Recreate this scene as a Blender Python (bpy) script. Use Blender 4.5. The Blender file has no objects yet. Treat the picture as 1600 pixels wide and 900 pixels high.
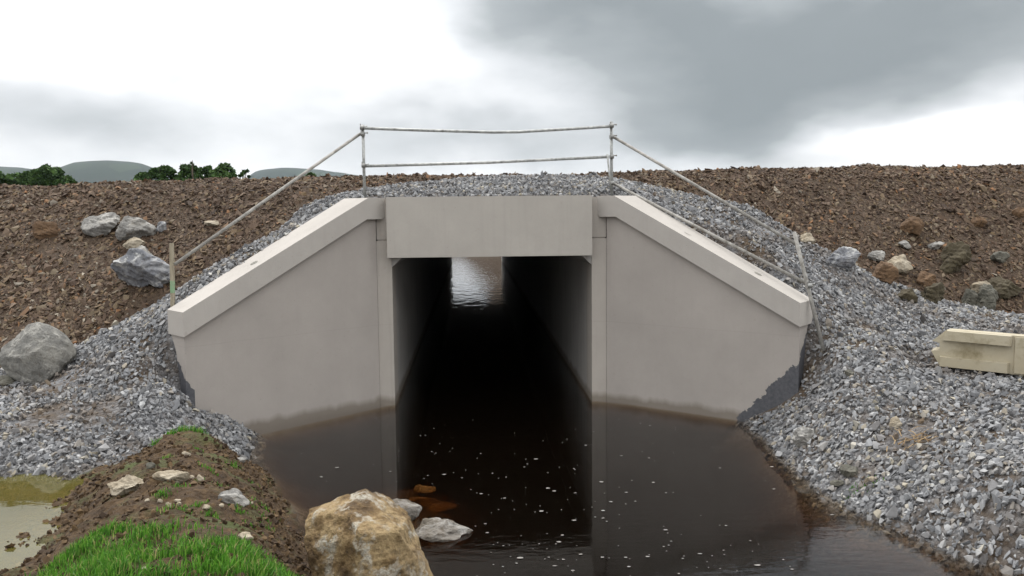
import bpy, bmesh, math, random
import numpy as np
from mathutils import Vector, Matrix
R = math.radians
rng = np.random.default_rng(7)
random.seed(7)
S = bpy.context.scene
COL = S.collection

# ------------------------------------------------------------------ camera
F0, YAW, PIT, ROL = 1331.8, .0468, .0860, -.0104
CP = np.array([-.3241, -13.4598, 3.0111])
FW = np.array([math.sin(YAW)*math.cos(PIT), math.cos(YAW)*math.cos(PIT), -math.sin(PIT)])
RT = np.array([math.cos(YAW), -math.sin(YAW), 0.])
UP = np.cross(RT, FW)
RT2 = RT*math.cos(ROL)+UP*math.sin(ROL)
UP2 = -RT*math.sin(ROL)+UP*math.cos(ROL)
cam = bpy.data.cameras.new('camera'); camo = bpy.data.objects.new('camera', cam); COL.objects.link(camo)
cam.sensor_width = 36; cam.lens = 36*F0/1600; cam.clip_start = .1; cam.clip_end = 30000
m = Matrix.Identity(4)
for i in range(3):
    m[i][0] = RT2[i]; m[i][1] = UP2[i]; m[i][2] = -FW[i]; m[i][3] = CP[i]
camo.matrix_world = m
S.camera = camo

def at(u, v, z=None, y=None):
    """world point seen at photo pixel (u,v) at a known height or a known distance back"""
    d = FW + RT2*(u-800)/F0 - UP2*(v-450)/F0
    t = (z-CP[2])/d[2] if z is not None else (y-CP[1])/d[1]
    return CP + d*t
def project(P):
    Q = P-CP; d = Q@FW
    return 800+F0*(Q@RT2)/d, 450-F0*(Q@UP2)/d, d

# ------------------------------------------------------------------ light
SUN_EL, SUN_AZ, SUN_E = 58, -25, 1.3         # azimuth from +Y towards +X
wd = bpy.data.worlds.new('World'); S.world = wd; wd.use_nodes = True
nt = wd.node_tree; nt.nodes.clear()
def N(t, typ, **kw):
    n = t.nodes.new(typ)
    for k, v in kw.items():
        setattr(n, k, v)
    return n
def mth(t, op, a, b=None, c=None, clamp=False):
    n = t.nodes.new('ShaderNodeMath'); n.operation = op; n.use_clamp = clamp
    for i, v in enumerate((a, b, c)):
        if v is None: continue
        if isinstance(v, (int, float)): n.inputs[i].default_value = v
        else: t.links.new(v, n.inputs[i])
    return n.outputs[0]
out = N(nt, 'ShaderNodeOutputWorld'); bg = N(nt, 'ShaderNodeBackground'); bg.inputs[1].default_value = .1
nt.links.new(bg.outputs[0], out.inputs[0])
sky = N(nt, 'ShaderNodeTexSky'); sky.sky_type = 'NISHITA'; sky.sun_disc = False
sky.sun_elevation = R(SUN_EL); sky.sun_rotation = R(SUN_AZ)
tc = N(nt, 'ShaderNodeTexCoord')
nz = N(nt, 'ShaderNodeTexNoise'); nz.inputs['Scale'].default_value = 3.6; nz.inputs['Detail'].default_value = 4; nz.inputs['Roughness'].default_value = .5
mp = N(nt, 'ShaderNodeMapping'); mp.inputs['Scale'].default_value = (1, 1, 2.3)
nt.links.new(tc.outputs['Generated'], mp.inputs[0]); nt.links.new(mp.outputs[0], nz.inputs['Vector'])
sub = N(nt, 'ShaderNodeVectorMath', operation='SUBTRACT'); sub.inputs[1].default_value = (.5, .5, .5)
nt.links.new(nz.outputs['Color'], sub.inputs[0])
sc = N(nt, 'ShaderNodeVectorMath', operation='SCALE'); sc.inputs['Scale'].default_value = .20
nt.links.new(sub.outputs[0], sc.inputs[0])
ad = N(nt, 'ShaderNodeVectorMath', operation='ADD'); nt.links.new(tc.outputs['Generated'], ad.inputs[0]); nt.links.new(sc.outputs[0], ad.inputs[1])
sp = N(nt, 'ShaderNodeSeparateXYZ'); nt.links.new(ad.outputs[0], sp.inputs[0])
az = mth(nt, 'ARCTAN2', sp.outputs[0], sp.outputs[1]); el = mth(nt, 'ARCSINE', mth(nt, 'MULTIPLY', sp.outputs[2], .98, clamp=False))
def blob(a, e, ra, re, amp):
    da = mth(nt, 'DIVIDE', mth(nt, 'SUBTRACT', az, a), ra); de = mth(nt, 'DIVIDE', mth(nt, 'SUBTRACT', el, e), re)
    q = mth(nt, 'ADD', mth(nt, 'MULTIPLY', da, da), mth(nt, 'MULTIPLY', de, de))
    return mth(nt, 'MULTIPLY', mth(nt, 'EXPONENT', mth(nt, 'MULTIPLY', q, -1)), amp)
def px_blob(u, v, ru, rv, amp):
    return blob(math.atan((u-800)/F0)+YAW, (336-v)/F0, ru/F0, rv/F0, amp)
tot = None
for b in (px_blob(1170, 110, 300, 120, .85), px_blob(890, 10, 190, 60, .6), px_blob(1120, 235, 150, 60, .5), px_blob(1560, 70, 360, 120, .7), px_blob(1200, -180, 700, 130, .6),
          px_blob(90, 205, 340, 80, .46), px_blob(730, 240, 230, 50, .38), px_blob(0, -20, 200, 60, .25), px_blob(1480, 248, 190, 24, -.5), blob(3.14, .3, 1.0, .8, .15), blob(-3.14, .3, 1.0, .8, .15)):
    tot = b if tot is None else mth(nt, 'ADD', tot, b)
nz2 = N(nt, 'ShaderNodeTexNoise'); nz2.inputs['Scale'].default_value = 4.5; nz2.inputs['Detail'].default_value = 7; nz2.inputs['Roughness'].default_value = .57
nt.links.new(mp.outputs[0], nz2.inputs['Vector'])
tot = mth(nt, 'ADD', tot, mth(nt, 'MULTIPLY', mth(nt, 'SUBTRACT', nz2.outputs['Fac'], .5), .62))
rp = N(nt, 'ShaderNodeValToRGB'); cr = rp.color_ramp
cr.elements[0].position = 0; cr.elements[0].color = (1, 1, 1, 1)
cr.elements[1].position = 1; cr.elements[1].color = (.225, .245, .252, 1)
for p, c in ((.16, (.84, .845, .855)), (.38, (.60, .615, .63)), (.68, (.33, .35, .358))):
    e = cr.elements.new(p); e.color = (*c, 1)
nt.links.new(tot, rp.inputs[0])
cs = N(nt, 'ShaderNodeVectorMath', operation='SCALE'); nt.links.new(mth(nt, 'MULTIPLY', mth(nt, 'ADD', mth(nt, 'MULTIPLY', mth(nt, 'MAXIMUM', sp.outputs[2], 0), 1.7), 1), 6.6), cs.inputs['Scale'])
nt.links.new(rp.outputs[0], cs.inputs[0])
mx = N(nt, 'ShaderNodeMix', data_type='RGBA'); mx.inputs[0].default_value = .97
nt.links.new(sky.outputs[0], mx.inputs[6]); nt.links.new(cs.outputs[0], mx.inputs[7]); nt.links.new(mx.outputs[2], bg.inputs[0])

sl = bpy.data.lights.new('sun', 'SUN'); so = bpy.data.objects.new('sun', sl); COL.objects.link(so)
sl.energy = SUN_E; sl.angle = R(22); sl.color = (1, .97, .92)
sd = Vector((math.sin(R(SUN_AZ))*math.cos(R(SUN_EL)), math.cos(R(SUN_AZ))*math.cos(R(SUN_EL)), math.sin(R(SUN_EL))))
so.rotation_euler = sd.to_track_quat('Z', 'Y').to_euler()
S.view_settings.view_transform = 'Standard'; S.view_settings.look = 'None'; S.view_settings.gamma = 1; S.view_settings.exposure = .70
S.render.engine = 'CYCLES'
S.cycles.max_bounces = 12; S.cycles.diffuse_bounces = 8; S.cycles.transparent_max_bounces = 16; S.cycles.volume_bounces = 0

# ------------------------------------------------------------------ helpers
def tag(o, label=None, cat=None, group=None, kind=None):
    for k, v in (('label', label), ('category', cat), ('group', group), ('kind', kind)):
        if v: o[k] = v
    return o
def empty(name, loc, label, cat, group=None):
    o = bpy.data.objects.new(name, None); COL.objects.link(o); o.location = loc; o.empty_display_size = .2
    return tag(o, label, cat, group)
def link(name, me, mat, parent=None, smooth=False):
    o = bpy.data.objects.new(name, me); COL.objects.link(o)
    if mat: me.materials.append(mat)
    me.polygons.foreach_set('use_smooth', [bool(smooth)]*len(me.polygons))
    if parent:
        o.parent = parent; o.matrix_parent_inverse = Matrix.Translation(-Vector(parent.location))
    return o
def np_mesh(name, V, T, k=3):
    me = bpy.data.meshes.new(name); V = np.asarray(V, np.float32); T = np.asarray(T, np.int32)
    me.vertices.add(len(V)); me.vertices.foreach_set('co', V.ravel())
    me.loops.add(T.size); me.loops.foreach_set('vertex_index', T.ravel())
    me.polygons.add(len(T)); me.polygons.foreach_set('loop_start', np.arange(0, T.size, k, dtype=np.int32))
    me.update(calc_edges=True); me.validate()
    return me
def attr(me, name, arr):
    a = me.attributes.new(name, 'FLOAT_COLOR', 'POINT'); b = np.ones((len(arr), 4), np.float32); b[:, :arr.shape[1]] = arr
    a.data.foreach_set('color', b.ravel())
def bm_obj(name, bm, mat, parent=None, smooth=False, bevel=0, seg=2):
    if bevel:
        bmesh.ops.bevel(bm, geom=[e for e in bm.edges if len(e.link_faces) == 2 and e.calc_face_angle(0) > .4], offset=bevel, segments=seg, affect='EDGES', profile=.5)
    bmesh.ops.recalc_face_normals(bm, faces=bm.faces)
    me = bpy.data.meshes.new(name); bm.to_mesh(me); bm.free()
    return link(name, me, mat, parent, smooth)
def prism(bm, quad_a, quad_b):
    a = [bm.verts.new(p) for p in quad_a]; b = [bm.verts.new(p) for p in quad_b]; n = len(a)
    bm.faces.new(a); bm.faces.new(b[::-1])
    for i in range(n): bm.faces.new((a[i], b[i], b[(i+1) % n], a[(i+1) % n]))
def box(bm, x0, x1, y0, y1, z0, z1):
    prism(bm, [(x0, y0, z0), (x1, y0, z0), (x1, y0, z1), (x0, y0, z1)], [(x0, y1, z0), (x1, y1, z0), (x1, y1, z1), (x0, y1, z1)])
def tube(bm, pts, r, n=12, caps=True, hollow=True):
    pts = [Vector(p) for p in pts]; rings = []
    for i, p in enumerate(pts):
        d = (pts[min(i+1, len(pts)-1)]-pts[max(i-1, 0)]).normalized()
        a = d.orthogonal().normalized(); b = d.cross(a)
        rings.append([bm.verts.new(p+(a*math.cos(t)+b*math.sin(t))*r) for t in [2*math.pi*k/n for k in range(n)]])
    for A, B in zip(rings, rings[1:]):
        for k in range(n): bm.faces.new((A[k], A[(k+1) % n], B[(k+1) % n], B[k]))
    for ring, p, q in ((rings[0], pts[0], pts[1]), (rings[-1], pts[-1], pts[-2])):
        if hollow and caps:
            d = (q-p).normalized()
            inner = [bm.verts.new(p+(v.co-p)*.84) for v in ring]; deep = [bm.verts.new(v.co+d*r*2) for v in inner]
            for k in range(n):
                bm.faces.new((ring[k], ring[(k+1) % n], inner[(k+1) % n], inner[k])); bm.faces.new((inner[k], inner[(k+1) % n], deep[(k+1) % n], deep[k]))
            bm.faces.new(deep)
        elif caps: bm.faces.new(ring)

# value noise in numpy (several octaves)
_perm = rng.random((256, 256)).astype(np.float32)
def vnoise(x, y, s=1., seed=0, oct=1):
    o = 0; a = 1; t = 0
    for k in range(oct):
        X = x/s*(2**k)+seed*17.3+k*5.1; Y = y/s*(2**k)+seed*9.7+k*3.3
        xi = np.floor(X).astype(int); yi = np.floor(Y).astype(int); fx = X-xi; fy = Y-yi
        fx = fx*fx*(3-2*fx); fy = fy*fy*(3-2*fy)
        g = lambda i, j: _perm[(xi+i) % 256, (yi+j) % 256]
        o = o + a*((g(0, 0)*(1-fx)+g(1, 0)*fx)*(1-fy)+(g(0, 1)*(1-fx)+g(1, 1)*fx)*fy-.5); t += a; a *= .5
    return o/t*2
def sstep(a, b, x):
    t = np.clip((x-a)/(b-a), 0, 1); return t*t*(3-2*t)
def in_poly(x, y, poly):
    c = np.zeros(x.shape, bool); n = len(poly)
    for i in range(n):
        x1, y1 = poly[i]; x2, y2 = poly[(i+1) % n]
        k = ((y1 > y) != (y2 > y)) & (x < (x2-x1)*(y-y1)/(y2-y1+1e-12)+x1); c ^= k
    return c

# ------------------------------------------------------------------ materials
def newmat(name):
    m = bpy.data.materials.new(name); m.use_nodes = True; t = m.node_tree; t.nodes.clear()
    o = N(t, 'ShaderNodeOutputMaterial'); p = N(t, 'ShaderNodeBsdfPrincipled'); t.links.new(p.outputs[0], o.inputs[0])
    p.inputs['Roughness'].default_value = .85; p.inputs['Specular IOR Level'].default_value = .3
    return m, t, p
def noise(t, scale, detail=5, rough=.6, vec=None, coord='Object', sc3=None):
    n = N(t, 'ShaderNodeTexNoise'); n.inputs['Scale'].default_value = scale; n.inputs['Detail'].default_value = detail; n.inputs['Roughness'].default_value = rough
    if vec is None:
        vec = N(t, 'ShaderNodeTexCoord').outputs[coord]
    if sc3:
        mm = N(t, 'ShaderNodeMapping'); mm.inputs['Scale'].default_value = sc3; t.links.new(vec, mm.inputs[0]); vec = mm.outputs[0]
    t.links.new(vec, n.inputs['Vector']); return n.outputs['Fac']
def ramp(t, fac, stops):
    r = N(t, 'ShaderNodeValToRGB'); c = r.color_ramp
    c.elements[0].position = stops[0][0]; c.elements[0].color = (*stops[0][1], 1)
    c.elements[1].position = stops[-1][0]; c.elements[1].color = (*stops[-1][1], 1)
    for p, q in stops[1:-1]:
        e = c.elements.new(p); e.color = (*q, 1)
    t.links.new(fac, r.inputs[0]); return r.outputs[0]
def mixc(t, fac, a, b, mode='MIX'):
    n = N(t, 'ShaderNodeMix', data_type='RGBA'); n.blend_type = mode
    for i, v in ((0, fac), (6, a), (7, b)):
        if isinstance(v, (int, float)): n.inputs[i].default_value = v
        elif isinstance(v, tuple): n.inputs[i].default_value = (*v, 1)
        else: t.links.new(v, n.inputs[i])
    return n.outputs[2]
def bump(t, p, h, dist=.01, strength=1):
    b = N(t, 'ShaderNodeBump'); b.inputs['Distance'].default_value = dist; b.inputs['Strength'].default_value = strength
    t.links.new(h, b.inputs['Height']); t.links.new(b.outputs[0], p.inputs['Normal'])
def setc(t, p, c): t.links.new(c, p.inputs['Base Color'])
def g3(v): return (v, v, v)

def concrete(name, base=(.365, .335, .30), stain=True, patch=None, streak=1.0, dark=1.0):
    m, t, p = newmat(name)
    tcd = N(t, 'ShaderNodeTexCoord'); ov = tcd.outputs['Object']
    sp = N(t, 'ShaderNodeSeparateXYZ'); t.links.new(ov, sp.inputs[0])
    c = mixc(t, noise(t, 1.1, 7, .65, ov), tuple(v*.78 for v in base), tuple(v*1.14 for v in base))
    bl = noise(t, .45, 6, .7, ov); c = mixc(t, mth(t, 'MULTIPLY', mth(t, 'SUBTRACT', bl, .5, clamp=True), 2.2, clamp=True), c, tuple(v*.80 for v in base))
    st = noise(t, 1, 4, .6, ov, sc3=(9, 9, .5))
    c = mixc(t, mth(t, 'MULTIPLY', mth(t, 'SUBTRACT', st, .5, clamp=True), 1.3*streak, clamp=True), c, tuple(v*.62 for v in base))
    fine = noise(t, 60, 3, .7, ov)
    c = mixc(t, mth(t, 'MULTIPLY', mth(t, 'SUBTRACT', fine, .55, clamp=True), .9, clamp=True), c, tuple(v*.6 for v in base))
    # pour line / blowholes
    vo = N(t, 'ShaderNodeTexVoronoi'); vo.inputs['Scale'].default_value = 9; t.links.new(ov, vo.inputs['Vector'])
    hole = mth(t, 'LESS_THAN', vo.outputs['Distance'], .045)
    c = mixc(t, mth(t, 'MULTIPLY', hole, .55), c, tuple(v*.4 for v in base))
    ln = mth(t, 'LESS_THAN', mth(t, 'ABSOLUTE', mth(t, 'SUBTRACT', mth(t, 'ADD', sp.outputs[2], mth(t, 'MULTIPLY', noise(t, 1.5, 3, .6, ov), .03)), 1.31)), .006)
    c = mixc(t, mth(t, 'MULTIPLY', ln, mth(t, 'MULTIPLY', noise(t, 3, 3, .6, ov), .22)), c, tuple(v*.5 for v in base))
    sm = mth(t, 'MULTIPLY', mth(t, 'SUBTRACT', noise(t, 7, 5, .7, ov), .63, clamp=True), 3.5, clamp=True)
    c = mixc(t, mth(t, 'MULTIPLY', sm, .5), c, tuple(v*k for v, k in zip(base, (.62, .55, .48))))
    if stain:   # damp tide mark the water left
        h = mth(t, 'ADD', sp.outputs[2], mth(t, 'MULTIPLY', mth(t, 'SUBTRACT', noise(t, 2.6, 4, .6, ov, sc3=(1, 1, .15)), .5), -.22))
        f = N(t, 'ShaderNodeMapRange'); f.inputs[1].default_value = .17; f.inputs[2].default_value = .07; t.links.new(h, f.inputs[0])
        c = mixc(t, mth(t, 'MULTIPLY', f.outputs[0], .62), c, (.10, .078, .052))
    if patch:   # black bitumen coating brushed on the part that was to be buried
        pf = patch(t, sp, ov); c = mixc(t, pf, c, mixc(t, noise(t, 22, 4, .7, ov), (.020, .022, .027), (.13, .13, .14)))
        t.links.new(mth(t, 'SUBTRACT', .85, mth(t, 'MULTIPLY', pf, .3)), p.inputs['Roughness'])
    setc(t, p, c)
    bump(t, p, mth(t, 'ADD', fine, mth(t, 'MULTIPLY', hole, -1.5)), .0025, .6)
    return m

def stone_mat(name, palette, vein=None, bscale=14, bdist=.01, rough=.85, moss=None):
    """boulder material: palette ramp over noise in object space"""
    m, t, p = newmat(name)
    ov = N(t, 'ShaderNodeTexCoord').outputs['Object']
    c = ramp(t, noise(t, 3.2, 8, .68, ov), palette)
    fine = noise(t, bscale, 8, .7, ov)
    c = mixc(t, mth(t, 'MULTIPLY', mth(t, 'SUBTRACT', fine, .5, clamp=True), 2.4, clamp=True), c, (.05, .045, .04), 'MULTIPLY') if False else mixc(t, mth(t, 'MULTIPLY', mth(t, 'SUBTRACT', .47, fine, clamp=True), 4, clamp=True), c, (.07, .055, .04))
    if vein:
        n2 = noise(t, 2.1, 6, .62, ov)
        vv = mth(t, 'SUBTRACT', 1, mth(t, 'MULTIPLY', mth(t, 'ABSOLUTE', mth(t, 'SUBTRACT', n2, .5)), 26), clamp=True)
        vv = mth(t, 'MULTIPLY', vv, mth(t, 'MULTIPLY', mth(t, 'SUBTRACT', noise(t, 5, 4, .6, ov), .42, clamp=True), 6, clamp=True))
        c = mixc(t, vv, c, vein)
    setc(t, p, c); p.inputs['Roughness'].default_value = rough
    bump(t, p, fine, bdist, 1)
    return m

def scree_mat(name, stops, bdist=.004, speck=(.6, 1.15)):
    """small stones: tint from per-stone attribute 'tint' (r = palette position, g = dirt)"""
    m, t, p = newmat(name)
    a = N(t, 'ShaderNodeAttribute'); a.attribute_name = 'tint'; s = N(t, 'ShaderNodeSeparateColor'); t.links.new(a.outputs['Color'], s.inputs[0])
    c = ramp(t, s.outputs[0], stops)
    n = noise(t, 30, 4, .7)
    c = mixc(t, n, mixc(t, 1.0, c, g3(speck[0]), 'MULTIPLY'), mixc(t, 1.0, c, g3(speck[1]), 'MULTIPLY'))
    c = mixc(t, s.outputs[1], c, (.115, .082, .052))
    c = mixc(t, mth(t, 'MULTIPLY', s.outputs[2], .8), c, (.030, .022, .015))
    setc(t, p, c); bump(t, p, n, bdist, .8)
    return m
M = {}
GRAVEL = ((0, (.085, .088, .093)), (.25, (.155, .158, .165)), (.5, (.235, .24, .248)), (.72, (.35, .352, .352)), (.80, (.24, .215, .185)), (.88, (.33, .30, .235)), (1, (.56, .56, .54)))
SHALE = ((0, (.030, .019, .012)), (.22, (.058, .037, .024)), (.42, (.098, .065, .043)), (.56, (.13, .094, .068)), (.68, (.15, .108, .060)), (.78, (.185, .158, .118)), (.85, (.23, .118, .052)), (.92, (.165, .15, .125)), (1, (.36, .33, .27)))
SHALE = tuple((p, tuple(v*k for v, k in zip(c, (.84, .80, .76)))) for p, c in SHALE)
M['gravel'] = scree_mat('crushed_limestone', GRAVEL)
M['shale'] = scree_mat('brown_shale', SHALE)
M['soil_clod'] = scree_mat('soil_clods', ((0, (.030, .017, .008)), (.5, (.058, .034, .015)), (1, (.125, .080, .038))), .006)

# ------------------------------------------------------------------ ground sheet (real metres; water level is z = 0)
WT = .710                                   # flare of the wing walls
UX, UY = math.cos(WT), -math.sin(WT); NX, NY = -math.sin(WT), -math.cos(WT)
PL, LW = 1.80, 3.145
PUD = .30
def crest_y(x): return 5 + .09*np.clip(x, -4, 10)
def E_(x, y):                               # the embankment of brown shale
    cy = crest_y(x); top = 3.90 + .015*np.clip(x, -10, 10) + .10*vnoise(x, y*0, 3.5, 3, 2)
    sl = np.where(x < 0, .615, .615 + .01*np.clip(x, 0, 9))
    e = top - sl*(cy-y)
    e = np.where(y < cy-.4, e, 0) + np.where(y >= cy-.4, top - sl*.4 + sl*.4*sstep(-.4, .8, y-cy), 0)
    toe = .25
    far = np.clip((42.3-y)*.72+.2, .2, 9)
    e = np.minimum(e, far)
    return e + .06*vnoise(x, y, 1.1, 5, 3) + .025*vnoise(x, y, .35, 8, 2)

def P3(u, v, z=None, y=None): return tuple(at(u, v, z, y))
shared = [
 # right pad, water edge
 P3(1170,665,z=0), P3(1210,705,z=0), P3(1310,782,z=0), P3(1440,842,z=0), P3(1600,897,z=0), P3(1800,960,z=0),
 P3(1280,640,z=.50), P3(1330,620,z=.75), P3(1400,700,z=.45), P3(1500,760,z=.42), P3(1600,800,z=.42), P3(1600,700,z=.72),
 P3(1450,620,z=.82), P3(1600,610,z=.90), P3(1470,585,z=.93), P3(1600,520,z=1.2), P3(1470,510,z=1.22), P3(1850,700,z=.85), P3(1850,560,z=1.15), P3(1850,850,z=.5),
 P3(1400,480,z=1.45), P3(1340,500,z=1.42), P3(1300,470,z=1.7), P3(1310,415,z=2.10), P3(1350,560,z=1.08), P3(1300,560,z=1.05), P3(1288,552,y=-2.05), P3(1278,600,y=-2.3), P3(1300,500,y=-1.55), P3(252,600,y=-2.0), P3(240,550,y=-1.7),
 (12,-2,1.2),(12,2,1.0),(12,-6,1.0),(10,-10,1.0),(6.5,-11,.6),(12,-15,1.1),(6,-15,.7),
 # left gravel, toe, puddle
 P3(130,530,z=1.0), P3(60,600,z=.72), P3(200,600,z=.85), P3(230,560,z=1.15), P3(100,660,z=.58), P3(200,660,z=.55), P3(0,650,z=.6), P3(-150,620,z=.6), P3(-150,700,z=.45),
 P3(0,740,z=PUD+.02), P3(100,738,z=PUD+.02), P3(190,722,z=PUD+.04), P3(260,690,z=.42),
 P3(50,770,z=PUD-.12), P3(0,820,z=PUD-.15), P3(-100,800,z=PUD-.2), P3(-200,860,z=PUD-.18), P3(-60,850,z=PUD-.15),
 P3(125,760,z=PUD), P3(105,790,z=PUD), P3(75,825,z=PUD), P3(35,865,z=PUD), P3(0,892,z=PUD), P3(-120,930,z=PUD+.03),
 P3(170,745,z=.50), P3(150,800,z=.52), P3(110,850,z=.52), P3(70,900,z=.56),
 # mound ridge and camera stand
 P3(290,676,z=.58), P3(330,690,z=.50), P3(360,705,z=.30), P3(250,720,z=.66), P3(320,740,z=.62), P3(390,740,z=.34), P3(250,780,z=.70), P3(350,790,z=.68), P3(415,800,z=.42),
 P3(250,850,z=.78), P3(380,850,z=.72), P3(430,860,z=.50), P3(250,900,z=.83), P3(400,900,z=.76), P3(455,900,z=.42),
 (-2.6,-11,1.1), (-1.2,-11,1.0), (-.3,-13.5,1.25), (-4,-12,1.1), (-8,-12,1.1), (-8,-8,.4), (-12,-4,.6), (-12,-9,.6), (-12,-15,1.2), (-4,-15,1.3), (0,-16,1.2),
 (-12,-1,.6),(-9,-1.5,.6),
]
front = [
 (-1.5,0,-.45),(1.5,0,-.45),(0,-1,-.6),(0,-3,-.65),(0,-5,-.6),(1.5,-2,-.6),(-1.5,-2,-.5),(2.4,-1.2,-.5),(-2.6,-1.4,-.35),(2.2,-4.5,-.55),(1.8,-7,-.5),(2.8,-7.4,-.3),(.4,-7.5,-.5),(1.5,-10,-.4),(2.5,-13,-.2),(3,-9.6,-.2),
 (3.2,-3.4,-.25),
 P3(385,698,z=.0), P3(400,730,z=-.02), P3(428,770,z=-.02), P3(452,830,z=-.03), P3(484,900,z=-.03), (-.3,-9,-.05),(.5,-11,.0),
 P3(440,700,z=-.3), P3(480,760,z=-.3), P3(530,840,z=-.25), P3(700,840,z=-.22), P3(640,770,z=-.2), P3(620,900,z=-.3),
 P3(290,632,z=.55), P3(330,660,z=.28), P3(270,605,z=.85), (-4.15,-2.25,.62), (-3.75,-2.0,.32), (-3.45,-1.65,.02), P3(300,662,z=.45), P3(340,680,z=.22),
 (3.3,-2.6,-.22),
]
for t_, d_, z_ in ((1.0,.1,-.5),(1.5,.06,-.45),(2,.06,-.34),(2.35,.06,-.04),(2.8,.06,.22),(3.1,.06,.44),(2.35,.4,-.14),(2.8,.4,.08),(3.1,.4,.28)):
    front.append((PL+t_*UX+d_*NX, t_*UY+d_*NY, z_))
back = []
for s in (-1, 1):                           # gravel packed against the back of the wings
    for t, dz in ((.1, .0), (.8, .0), (1.6, .02), (2.4, .0), (3.0, -.10)):
        zt = 3.29 - (3.29-1.77)*max(0, t-.2)/(LW-.2)
        back.append((s*(PL+t*UX-.5*NX), t*UY-.5*NY, zt+dz))
back += [(0,.4,3.28),(-1.5,.4,3.28),(1.5,.4,3.28),(0,1.5,3.50),(-2,1.5,3.44),(2,1.5,3.52),(0,2.8,3.68),(-2,2.8,3.48),(2.4,2.8,3.64),(0,4,3.66),(0,6,3.1),(-3,6,2.9),(4,6,3.),
 P3(450,347,y=3.3), P3(420,395,y=1.2), P3(370,400,y=1.9), P3(330,430,z=1.98), P3(262,470,z=1.66), P3(200,530,z=1.30),P3(235,505,z=1.5),
 P3(1180,332,y=2.6), P3(1250,374,y=1.9), P3(1150,350,y=1.7), P3(1240,420,y=-.3), P3(1120,365,y=.6), P3(1050,320,y=1.5), P3(1280,480,z=1.62),
 (-6,3,.9),(-6,6,1.),(-9,3,.2),(-12,4,.2),(7.5,3,1.6),(8,6,1.6),(10,3,.8),(12,6,.8),(5.6,3,2.1),(-4.6,3,1.9)]
class TPS:
    def __init__(s, P, lam=1e-3):
        P = np.array(P); s.X = P[:, :2]; n = len(P)
        A = np.zeros((n+3, n+3)); A[:n, :n] = s.k(s.X, s.X)+lam*np.eye(n)*10; A[:n, n] = 1; A[:n, n+1:] = s.X; A[n, :n] = 1; A[n+1:, :n] = s.X.T
        s.w = np.linalg.solve(A, np.concatenate([P[:, 2], [0]*3]))
    def k(s, A, B):
        d2 = ((A[:, None]-B[None])**2).sum(2); return .5*d2*np.log(d2+1e-9)
    def __call__(s, x, y):
        sh = x.shape; q = np.stack([np.clip(x.ravel(), -12, 12), np.clip(y.ravel(), -16, 8)], 1); o = np.zeros(len(q)); n = len(s.X)
        for i in range(0, len(q), 20000):
            a = q[i:i+20000]; o[i:i+20000] = s.k(a, s.X)@s.w[:n]+s.w[n]+a@s.w[n+1:]
        return o.reshape(sh)
TF, TB = TPS(shared+front), TPS(shared+back)
def yline(x):
    a = np.abs(x); xi = PL-.22*NX; xo = PL+LW*UX-.22*NX
    y = .2 + (a-xi)/(xo-xi)*(LW*UY-.22*NY-.2)
    return np.clip(y, LW*UY-.22*NY, .2)
mound_poly = [tuple(P3(u, v, z=z)[:2]) for u, v, z in ((-120,905,.3),(0,868,.3),(30,820,.3),(75,785,.3),(95,755,.3),(155,728,.34),(215,708,.4),(250,682,.5),(290,668,.56),(325,676,.5),(350,692,.35),(372,705,.2),(395,725,-.1),(430,765,-.2),(460,830,-.2),(500,900,-.2))]+[(.8,-11),(1.2,-16),(-9,-16),(-7,-9)]
BAR = at(1458, 573, y=-2.75); BYAW = R(-40)
def ground(x, y):
    """height, gravel mask, shale mask, soil mask"""
    s = y-yline(x); a = np.abs(x)
    wdt = .07 + .5*sstep(4.3, 5.2, a)
    wb = sstep(-wdt, wdt, s)
    g = TF(x, y)*(1-wb)+TB(x, y)*wb
    inch = (a < 4.3) & (s < -.07)
    e = E_(x, y)
    e = np.where(y < -1.0, -5, e); e = np.where(inch, -5, e)
    soil = in_poly(x, y, mound_poly) & (y < -1.5)
    g0 = g
    g = g + .035*vnoise(x, y, .7, 1, 3)*np.where((s > 0) | (a > 4), 1, .4)
    g = np.where(soil, g0+.085*vnoise(x, y, .5, 2, 4)+.06*vnoise(x, y, .15, 4, 3), g)
    # hollow the barrier lies in
    bx, by = x-BAR[0], y-BAR[1]; ca, sa = math.cos(BYAW), math.sin(BYAW); al = bx*ca+by*sa; ac = -bx*sa+by*ca
    lim = BAR[2]-.02*al-.05+.9*np.clip(np.maximum(np.maximum(-.45-ac, ac-.35), np.maximum(-.25-al, al-2.2)), 0, 9)
    g = np.where((np.abs(ac) < 1.5) & (al > -1.5) & (al < 3.5), np.minimum(g, lim), g)
    z = np.maximum(g, e); sh = (e > g)
    z = np.where((y > 6) & ~inch, e, z); sh = np.where(y > 6, True, sh)
    # stream bed beyond the far mouth; unseen bank added to dim the reflected sky
    ch = (y > 41) & (a < 3+(y-41)*.3)
    z = np.where(ch, np.maximum(-.5, -.5+(1.5+4.0*sstep(-1.5, 2.5, x))*sstep(50, 62, y)), z)
    return z, sh, soil
def axis(segs):
    o = []
    for a, b, st in segs: o += list(np.arange(a, b-1e-6, st))
    return np.array(o+[segs[-1][1]])
gx = [-6500,-4000,-2500,-1500,-900,-500,-300,-180,-110,-70,-45]
xs = np.concatenate([gx, axis([(-30,-14,1.),(-14,-8,.16),(-8,8,.045),(8,14,.16),(14,30,1.)]), [-v for v in gx[::-1]]])
ys = np.concatenate([[-3000,-800,-300,-120,-60,-35], axis([(-24,-14,.6),(-14,-8.5,.12),(-8.5,4,.045),(4,8,.08),(8,14,.4),(14,40,1.),(40,62,.5)]), [80,120,180,300,600,1200,2500,4500,7000]])
GXX, GYY = np.meshgrid(xs, ys)
GZ, SHM, SOM = ground(GXX, GYY)
nyy, nxx = GXX.shape
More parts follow.
